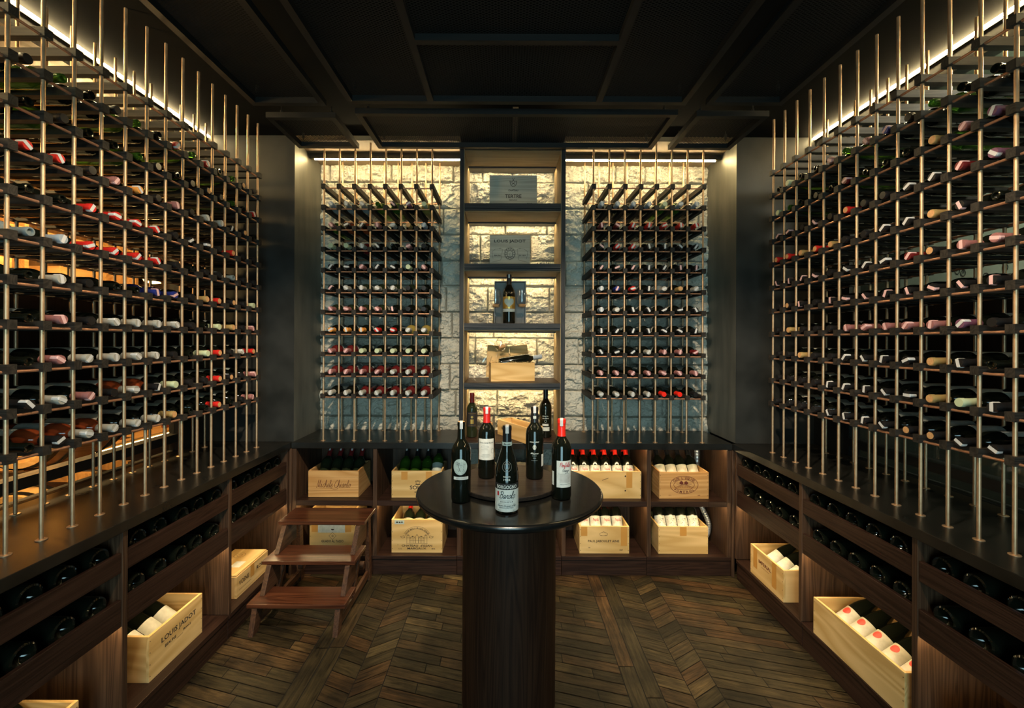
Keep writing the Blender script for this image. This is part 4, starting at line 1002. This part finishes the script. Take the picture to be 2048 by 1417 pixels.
# third niche: magnum, open case, two glasses with corks
o = show(.016, 2.93, 1.6354, 'large dark bottle with gold heart label, in the third niche', shape='mag', cap='black', strip='stickw', sc=.968, group=gn)
rm = .0435
Print().rect(-.062, .062, .105, .188, 24).wrap('label', M['gold'], o, rm, 0, .0006)
q = Print().poly([(rm * .9 * (16 * math.sin(t) ** 3) / 17, .148 + .034 * (13 * math.cos(t) - 5 * math.cos(2 * t) - 2 * math.cos(3 * t) - math.cos(4 * t)) / 15) for t in [2 * PI * i / 40 for i in range(40)]]); q.wrap('label_heart', M['bluelabel'], o, rm, 0, .0011)
Print().rect(-.062, .062, .083, .104, 24).wrap('band_label', M['greylabel'], o, rm, 0, .0006)
t = thing('gift_case', 'open grey presentation case leaning behind the large dark bottle', 'case', (.024, 3.045, 1.6354), 0, gn)
b = MB(); b.box(-.11, .11, 0, .006, 0, .30); b.box(-.11, -.104, -.05, 0, 0, .30); b.box(.104, .11, -.05, 0, 0, .30); b.box(-.104, .104, -.05, 0, .294, .30); b.box(-.104, .104, -.05, 0, 0, .006); obj('case_shell', b, M['casegrey'], t)
b = MB(); b.box(-.103, .0, -.006, -.0005, .007, .293); obj('velvet_lining', b, M['casein'], t)
b = MB(); b.box(-.004, .004, -.048, -.0005, .0065, .2935); obj('divider', b, M['casegrey'], t)
def glass(label, mw, group, h=.21, r=.036, cork=True, sc=1):
    t = thing('wine_glass', label, 'glass', group=group, mw=mw)
    pr = [(0, .0005), (.030, .0005), (.031, .002), (.006, .006), (.0034, .012), (.0032, h * .42), (.006, h * .455), (r * .62, h * .50), (r * .93, h * .58), (r, h * .68), (r * .93, h * .82), (r * .74, h)]
    inn = [(max(x - .0011, 0), z + (.0008 if i > 6 else 0)) for i, (x, z) in enumerate(pr)][7:]
    b = MB(); b.lathe(pr + inn[::-1] + [(0, h * .462)], 32); obj('bowl_and_stem', b, M['clear'], t, smooth=True)
    if cork:
        pass
    return t
def corkin(label, loc, rot):
    b = MB(); b.lathe([(0, -.022), (.0108, -.022), (.0115, -.02), (.0115, .02), (.0108, .022), (0, .022)], 16)
    o = obj('bottle_cork', b, M['cork'], smooth=True); o.location = loc; o.rotation_euler = rot; return tag(o, label, 'cork', 'loose corks in glasses')
glass('clear stemmed glass with a cork, on the stool side of the large bottle', Matrix.Translation((-.075, 2.93, 1.6354)), gn, .235, .040)
corkin('orange-brown cork lying in the glass on stool side, third niche', (-.072, 2.93, 1.7585), (PI / 2, 0, 1.2))
glass('clear stemmed glass with a cork, on the mural side of the large bottle', Matrix.Translation((.104, 2.93, 1.6354)), gn, .235, .040)
corkin('orange-brown cork lying in the glass on mural side, third niche', (.104, 2.93, 1.7600), (PI / 2, .35, 1.9))
# fourth niche: straw crate
ZN4 = 1.2475
c, fr = crate('open pine crate stuffed with wood wool, in the fourth niche', .30, .115, .125, (.045, 2.905, ZN4), .16, nails=False, group='wooden cases in the tower')
mW = cw(c)
b = MB(); r = random.Random(4)
for _ in range(150):
    x, y = r.uniform(-.128, .128), r.uniform(.018, .098); a = r.uniform(0, 2 * PI); z = .105 + r.uniform(0, .032); p = [Vector((x, y, z))]
    for k in range(4): a += r.uniform(-.7, .7); p.append(p[-1] + Vector((math.cos(a) * .014, math.sin(a) * .007, r.uniform(-.006, .006))))
    b.tube([mW @ Vector((max(-.136, min(.136, q.x)), max(.013, min(.102, q.y)), q.z)) for q in p], .0008, 4)
for k in range(10):
    x = -.05 + .016 * k; b.tube([mW @ Vector(q) for q in ((x, .02, .128), (x + .01, .004, .1275), (x + .004, -.0022, .121), (x + .02, -.0024, .114 + .004 * (k % 3)))], .0008, 4)
tag(obj('wood_wool', b, M['straw']), 'curly wood wool spilling from the crate in fourth niche', 'wood wool', kind='stuff')
bottle(mW @ orient((-.085, .058, .118), (1, 0, .16), (0, -1, .4)), 'dark bottle bedded in wood wool in the fourth niche', gn, 'd', cap='grey', name='display_bottle')
for i, (x, w, h, lean) in enumerate(((-.085, .155, .225, .16), (.075, .13, .228, .13))):
    b = MB(); b.obox(mW @ Matrix.Translation((x, .142, h / 2 + .014)) @ Matrix.Rotation(-lean, 4, 'X') @ Matrix.Rotation((.06, -.10)[i], 4, 'Y'), w, .008, h)
    tag(obj('crate_lid', b, M['pine0'], bevel=.001), ('thin pine lid board leaning behind the wood-wool crate, stool side', 'thin pine lid board leaning behind the wood-wool crate, mural side')[i], 'board', 'lid boards in the fourth niche')
glass('balloon glass tilted against the wood-wool crate on the stool side', orient((-.232, 2.915, ZN4 + .018), (.52, -.08, .80), (1, 0, 0)) @ Matrix.Translation((0, 0, .0)), gn, .20, .046)
glass('balloon glass standing in the wood wool of the fourth niche', mW @ orient((-.118, .06, .1285), (.34, 0, .94), (1, 0, 0)) @ Matrix.Translation((0, 0, 0)), gn, .17, .042)
corkin('reddish cork in the balloon glass above wood wool, fourth niche', mW @ Vector((-.068, .06, .232)), (0, 1.3, .3))
# bottom niche on the worktop
ZW = ZT + .0024
o = show(-.234, 2.955, ZW, 'red-capped bottle with dark gilt label, in the bottom niche', cap='red', group=gn, lab=None, glass='t')
Print().rect(-.045, .045, .075, .175, 18).wrap('label', M['inkblack'], o, R_, 0, .0006)
q = Print().rect(-.012, .012, .095, .125, 4).rect(-.026, .026, .163, .1645, 8).rect(-.026, .026, .085, .0865, 8).disc(0, .14, .008); q.wrap('label_gilding', M['gold'], o, R_, 0, .0010)
o = show(.270, 2.96, ZW, 'large dark bottle with low silver labels, in the bottom niche', shape='mag', cap='black', sc=.968, group=gn)
q = Print().rect(-.03, .03, .050, .078, 12).rect(-.022, .022, .085, .100, 8); q.wrap('label', M['greylabel'], o, rm, 0, .0006)
q = Print().text('FINCA', 0, .150, .010, width=.04); q.rect(-.0008, .0008, .165, .20); q.text('GRAN RESERVA', 0, .135, .007, width=.045); q.ring(0, .118, .008, .008, .001, 16); q.wrap('lettering', M['greylabel'], o, rm, 0, .0010)
c, fr = crate('open pine crate standing askew on the worktop in bottom niche', .36, .125, .104, (.036, 2.895, ZW), -1.02 + .02, nails=False, group='wooden cases in the tower')
p = Print().text('BORGO', -.09, .045, .024, width=.07); fprint(p, 'lettering', fr)
glass('clear stemmed glass with an orange cork, beside the askew crate', Matrix.Translation((-.115, 2.90, ZW)), gn, .17, .034)
corkin('orange-brown cork lying in the glass of the bottom niche', (-.115, 2.90, ZW + .101), (PI / 2, 0, 1.0))

# ------------------------------------------------------------------ ceiling mesh panels
def meshmat():
    m = bpy.data.materials.new('expanded_metal'); m.use_nodes = True; nt = m.node_tree; N, L = nt.nodes, nt.links; N.clear()
    out = N.new('ShaderNodeOutputMaterial'); mx = N.new('ShaderNodeMixShader'); tr = N.new('ShaderNodeBsdfTransparent'); pb = N.new('ShaderNodeBsdfPrincipled')
    pb.inputs['Base Color'].default_value = (.010, .010, .009, 1); pb.inputs['Roughness'].default_value = .6; pb.inputs['Metallic'].default_value = .2
    tc = N.new('ShaderNodeTexCoord'); sx = N.new('ShaderNodeSeparateXYZ'); L.new(tc.outputs['Object'], sx.inputs[0])
    def math_(op, a, b=None):
        n = N.new('ShaderNodeMath'); n.operation = op
        for i, q in enumerate((a, b)):
            if q is None: continue
            if isinstance(q, (int, float)): n.inputs[i].default_value = q
            else: L.new(q, n.inputs[i])
        return n.outputs[0]
    u = math_('DIVIDE', sx.outputs[0], .024); v = math_('DIVIDE', sx.outputs[1], .013)
    a = math_('PINGPONG', math_('ADD', u, v), .5); b = math_('PINGPONG', math_('SUBTRACT', u, v), .5)
    g = math_('LESS_THAN', math_('MINIMUM', a, b), .13)
    L.new(g, mx.inputs[0]); L.new(tr.outputs[0], mx.inputs[1]); L.new(pb.outputs[0], mx.inputs[2]); L.new(mx.outputs[0], out.inputs[0]); return m
MM = meshmat(); ZP = 2.75
def panel(label, x0, x1, y0, y1, bars=(), cross=()):
    t = thing('mesh_ceiling_panel', label, 'ceiling panel', ((x0 + x1) / 2, (y0 + y1) / 2, ZP), 0, 'mesh panels hung under the ceiling')
    b = MB(); w = .03
    b.box(x0, x1, y0, y0 + w, ZP, ZP + .03); b.box(x0, x1, y1 - w, y1, ZP, ZP + .03); b.box(x0, x0 + w, y0 + w, y1 - w, ZP, ZP + .03); b.box(x1 - w, x1, y0 + w, y1 - w, ZP, ZP + .03)
    obj('frame', b, M['frame'], t, world=True)
    for x in bars: b = MB(); b.box(x - .015, x + .015, y0 + w, y1 - w, ZP, ZP + .028); obj('frame_bar', b, M['frame'], t, world=True)
    for (xa, xb, y) in cross: b = MB(); b.box(xa, xb, y - .014, y + .014, ZP, ZP + .028); obj('frame_bar', b, M['frame'], t, world=True)
    b = MB(); b.box(x0 + .004, x1 - .004, y0 + .004, y1 - .004, ZP + .031, ZP + .0325); obj('metal_mesh', b, MM, t, world=True)
    for x in (x0 + .05, x1 - .05):
        for y in (y0 + .07, y1 - .05):
            b = MB(); b.tube([(x, y, ZP + .033), (x, y, ZC - .001)], .0028, 8); b.tube([(x, y, ZP + .045), (x, y, ZP + .075)], .008, 8); obj('hanger', b, M['frame'], t, world=True)
panel('wide mesh ceiling panel just before the shelf tower', -.826, .925, 2.335, 2.765)
panel('small mesh ceiling panel above the stool corner', -1.335, -.950, 2.38, 2.765)
panel('small mesh ceiling panel above the hose corner', 1.030, 1.425, 2.345, 2.765)
panel('big mesh ceiling panel over the round table', -.826, .925, -.2, 2.242, bars=(-.395, .470), cross=((-.38, .455, 1.776), (-.38, .455, .7)))
panel('long mesh ceiling panel along the bar-window rack', -1.335, -.950, -.2, 2.262)
panel('long mesh ceiling panel along the mural-window rack', 1.030, 1.425, -.2, 2.24)

# ------------------------------------------------------------------ LED lines above the racks
def led(label, x0, x1, y0, y1, z0, z1):
    t = thing('led_light_line', label, 'light', ((x0 + x1) / 2, (y0 + y1) / 2, z0), 0, 'warm light lines above the racks')
    b = MB(); b.box(x0, x1, y0, y1, z0, z1); obj('light_strip', b, M['led'], t, world=True)
    return t, b
def chan(t, *bx):
    b = MB(); b.box(*bx); obj('channel', b, M['ledprof'], t, world=True)
t, _ = led('warm light line over the bar-window rack', WL + .012, WL + .020, .3, 2.796, ZC - .016, ZC - .007); chan(t, WL + .0005, WL + .0115, .3, 2.796, ZC - .024, ZC - .001)
t, _ = led('warm light line over the mural-window rack', WR - .020, WR - .012, .3, 2.796, ZC - .016, ZC - .007); chan(t, WR - .0115, WR - .0005, .3, 2.796, ZC - .024, ZC - .001)
t, _ = led('warm light line over the rack above the stool', -1.34, -.310, 2.998, 3.006, ZC - .074, ZC - .067); chan(t, -1.372, -.310, 2.992, 3.012, ZC - .0665, ZC - .0305)
t, _ = led('warm light line over the rack above the red-capped crate', .383, 1.45, 2.998, 3.006, ZC - .074, ZC - .067); chan(t, .383, 1.482, 2.992, 3.012, ZC - .0665, ZC - .0305)

# ------------------------------------------------------------------ the bar room behind one window, the mural room behind the other
def outside():
    b = MB(); b.box(-4.25, -4.2, -.3, 4.6, 0, 2.87); struct('wall_bar_room', b, grain('bar_wall', (.10, .045, .016), (.17, .085, .032), 2, .5, 5, 14, .1))
    b = MB(); b.box(-4.2, WL - .07, -.3, 4.6, -.05, 0); struct('floor_bar_room', b, M['panel'])
    b = MB(); b.box(-4.2, WL - .07, 4.55, 4.6, 0, 2.87); b.box(-4.2, WL - .07, -.35, -.3, 0, 2.87); b.box(-4.25, WL - .062, -.35, 4.6, 2.87, 2.92); struct('wall_bar_room_shell', b, M['panel'])
    # counter
    t = thing('bar_counter', 'honey wood bar counter seen through the bar window', 'counter', (-3.1, 3.2, 0))
    b = MB(); b.box(-3.40, -2.79, 2.2, 4.4, .72, .77); obj('counter_top', b, M['barwood'], t, world=True, bevel=.003)
    b = MB(); b.box(-3.35, -2.85, 2.22, 4.36, 0, .7195); obj('counter_body', b, M['barwood'], t, world=True)
    b = MB(); b.box(-2.7895, -2.784, 2.9, 4.38, .735, .75); obj('light_strip', b, M['ledbar'], t, world=True)
    for i, z in enumerate((.52, 1.105)):
        t = thing('wine_barrel', ('oak barrel lying lowest behind the bar window', 'oak barrel lying on the lower one behind the bar window')[i], 'barrel', (-2.42, 2.32, z), 0, 'barrels behind the bar window')
        m = Matrix.Rotation(-PI / 2, 4, 'X')
        pr = [(0, .02), (.25, .02), (.252, 0), (.285, 0), (.315, .15), (.328, .32), (.315, .49), (.285, .64), (.252, .64), (.25, .62), (0, .62)]
        pr = [(r * .79, (q - .32) * .625) for r, q in pr]
        b = MB(); b.lathe(pr, 40, m); obj('stave_body', b, M['barrel0'], t, smooth=True)
        for yy in (-.178, -.11, .11, .178):
            rr = .2605 - .0325 * (abs(yy) / .2) ** 2; b = MB(); b.lathe([(rr, yy - .012), (rr + .002, yy - .012), (rr + .002, yy + .012), (rr, yy + .012)], 40, m, closed=True); obj('hoop', b, M['chrome'] if False else M['frame'], t, smooth=True)
    t = thing('barrel_cradle', 'two-tier wooden cradle carrying the barrels behind bar window', 'cradle', (-2.42, 2.32, 0))
    for y in (2.20, 2.41):
        for z in (.205, .79): b = MB(); b.box(-2.695, -2.145, y, y + .03, z, z + .045); obj('bearer', b, M['barwood'], t, world=True)
    for x in (-2.726, -2.144):
        for y in (2.20, 2.41): b = MB(); b.box(x, x + .03, y, y + .03, 0, .835); obj('post', b, M['barwood'], t, world=True)
    # shelf with liquor bottles, crates and lamps
    t = thing('bar_shelf', 'open honey wood wall shelf in the bar room', 'shelf', (-3.9, 3.0, 0))
    for z in (1.25, 1.78, 2.35): b = MB(); b.box(-4.19, -3.75, 1.3, 4.4, z, z + .04); obj('shelf_board', b, M['barwood'], t, world=True)
    for y in (1.3, 2.33, 3.36, 4.37): b = MB(); b.box(-4.19, -3.76, y, y + .03, 0, 2.7); obj('upright', b, M['barwood'], t, world=True)
    for z in (1.245, 1.775, 2.345): b = MB(); b.box(-4.17, -4.15, 1.35, 4.35, z - .012, z - .001); obj('light_strip', b, M['ledbar'], t, world=True)
    k = 0
    for i in range(7):
        y = 2.55 + .22 * i
        bottle(orient((-2.90 - .12 * (i % 2), y + .25, .7705), (0, 0, 1), (1, 0, 0)), 'amber liquor bottle on the bar counter, %s along from barrels' % ORD[i], 'liquor bottles on the bar counter', 'y' if i % 2 else 'o', cap='gold', lab='cream', name='liquor_bottle')
    for i in range(4):
        crate(('orange crate on the bar room shelf, nearest the entrance', 'orange crate on the bar room shelf, second from the entrance', 'orange crate on the bar room shelf, third from the entrance', 'orange crate on the bar room shelf, deepest in')[i], .42, .30, .32, (-3.80, (1.83, 2.62, 3.10, 3.88)[i], 1.8205), PI / 2, wood='pineo', group='crates on the bar room shelf')
    for i, (x, y) in enumerate(((-2.75, 3.35), (-2.75, 4.0), (-2.055, 2.02))):
        zl = 1.95 if i < 2 else 1.36  # third lamp is added, hung unseen behind the panel to light the barrels
        t = thing('pendant_lamp', ('glowing amber pendant lamp over the middle of the bar', 'glowing amber pendant lamp deeper in the bar room', 'added amber lamp hidden behind the bar window panel to light the barrels')[i], 'lamp', (x, y, zl), 0, 'pendant lamps in the bar room')
        b = MB(); b.lathe([(0, 0), (.05, .01), (.075, .06), (.06, .12), (.02, .15), (0, .15)], 20); obj('lamp_shade', b, M['lamp'], t, smooth=True)
        b = MB(); b.tube([(0, 0, .151), (0, 0, 2.869 - zl)], .004, 6); obj('cord', b, M['frame'], t)
    # mural side
    b = MB(); b.box(2.9, 2.95, -.3, 4.2, 0, 2.87); b.box(WR + .07, 2.9, 4.15, 4.2, 0, 2.87); b.box(WR + .07, 2.9, -.35, -.3, 0, 2.87); b.box(WR + .062, 2.95, -.35, 4.2, 2.87, 2.92); struct('wall_mural_room', b, M['wallgreen'])
    b = MB(); b.box(WR + .07, 2.9, -.3, 4.2, -.05, 0); struct('floor_mural_room', b, M['panel'])
    t = thing('wall_mural', 'pale green mural with grey floral drawing behind the window', 'mural', (2.88, 1.9, 1.6))
    b = MB(); b.box(2.875, 2.899, .9, 3.15, 1.45, 2.7); obj('sheet', b, M['mural'], t, world=True)
    p = Print(); r = random.Random(12)
    for k in range(26):
        cx, cy = r.uniform(-1.0, 1.0), r.uniform(.05, 1.0)
        for j in range(r.randint(4, 8)):
            a = r.uniform(0, 2 * PI); l = r.uniform(.03, .09); bx, by = cx + l * math.cos(a), cy + l * math.sin(a)
            p.line([(cx, cy), ((cx + bx) / 2 + r.uniform(-.02, .02), (cy + by) / 2 + .01), (bx, by)], r.uniform(.004, .012)); p.ring(bx, by, .014, .02, .005, 10)
    p.flat('floral_drawing', M['muralink'], t, (-.005, .125, -.12), (0, -1, 0), (0, 0, 1), .002)
outside()

# ------------------------------------------------------------------ lights
def light(kind, name, loc, energy, col, target=None, **k):
    l = bpy.data.lights.new(name, kind); l.energy = energy; l.color = col
    for a, v in k.items(): setattr(l, a, v)
    o = bpy.data.objects.new(name, l); C.objects.link(o); o.location = loc
    if target is not None: o.rotation_euler = (Vector(target) - Vector(loc)).to_track_quat('-Z', 'Y').to_euler()
    return o
NEU = (1, .83, .60)
for i, (x, y, tx, ty, tz, e) in enumerate(((-.55, 1.05, XL, 1.9, 1.35, 75), (.62, 1.05, XR, 1.9, 1.35, 75), (-.5, .35, XL, 1.3, 1.2, 40), (.55, .35, XR, 1.3, 1.2, 40),
                                            (.25, 1.0, .9, 2.8, .72, 190), (-.25, 1.0, -.85, 2.8, .72, 190), (.02, 1.05, .02, 1.75, .95, 95))):
    light('SPOT', 'ceiling_spot', (x, y, 2.70), e, NEU, (tx, ty, tz), spot_size=math.radians(62), spot_blend=.7, shadow_soft_size=.03)
for x, y, e in ((.75, 2.05, 34), (-.55, 1.85, 22)):
    light('SPOT', 'ceiling_spot', (x, y, 2.70), e, NEU, (x, y, 0), spot_size=math.radians(50), spot_blend=.8, shadow_soft_size=.03)
light('AREA', 'entrance_daylight', (0, -1.62, 1.15), 60, (.49, .84, .93), (0, 2, 1.2), shape='RECTANGLE', size=1.4, size_y=2.1)
light('POINT', 'bar_room_light', (-3.0, 3.0, 2.6), 200, (1, .62, .26), shadow_soft_size=.12)
light('POINT', 'bar_room_light', (-2.6, 1.2, 2.5), 120, (1, .62, .26), shadow_soft_size=.12)
light('POINT', 'bar_room_light', (-2.055, 1.86, 1.30), 26, (1, .62, .26), shadow_soft_size=.06)  # added beside the hidden lamp, brightens the barrels' window side
light('POINT', 'mural_room_light', (2.45, 1.6, 2.8), 60, (1, .95, .8), shadow_soft_size=.12)

w = bpy.data.worlds.new('world'); SC.world = w; w.use_nodes = True
w.node_tree.nodes['Background'].inputs[0].default_value = (.45, .62, .85, 1); w.node_tree.nodes['Background'].inputs[1].default_value = .05
SC.view_settings.view_transform = 'Standard'; SC.view_settings.look = 'None'; SC.view_settings.gamma = 1; SC.view_settings.use_curve_mapping = False
SC.view_settings.exposure = 0.18
SC.cycles.max_bounces = 6; SC.cycles.diffuse_bounces = 3; SC.cycles.glossy_bounces = 3; SC.cycles.transparent_max_bounces = 12; SC.cycles.transmission_bounces = 4
SC.cycles.sample_clamp_indirect = 4; SC.cycles.caustics_reflective = False; SC.cycles.caustics_refractive = False
SC.cycles.use_denoising = True
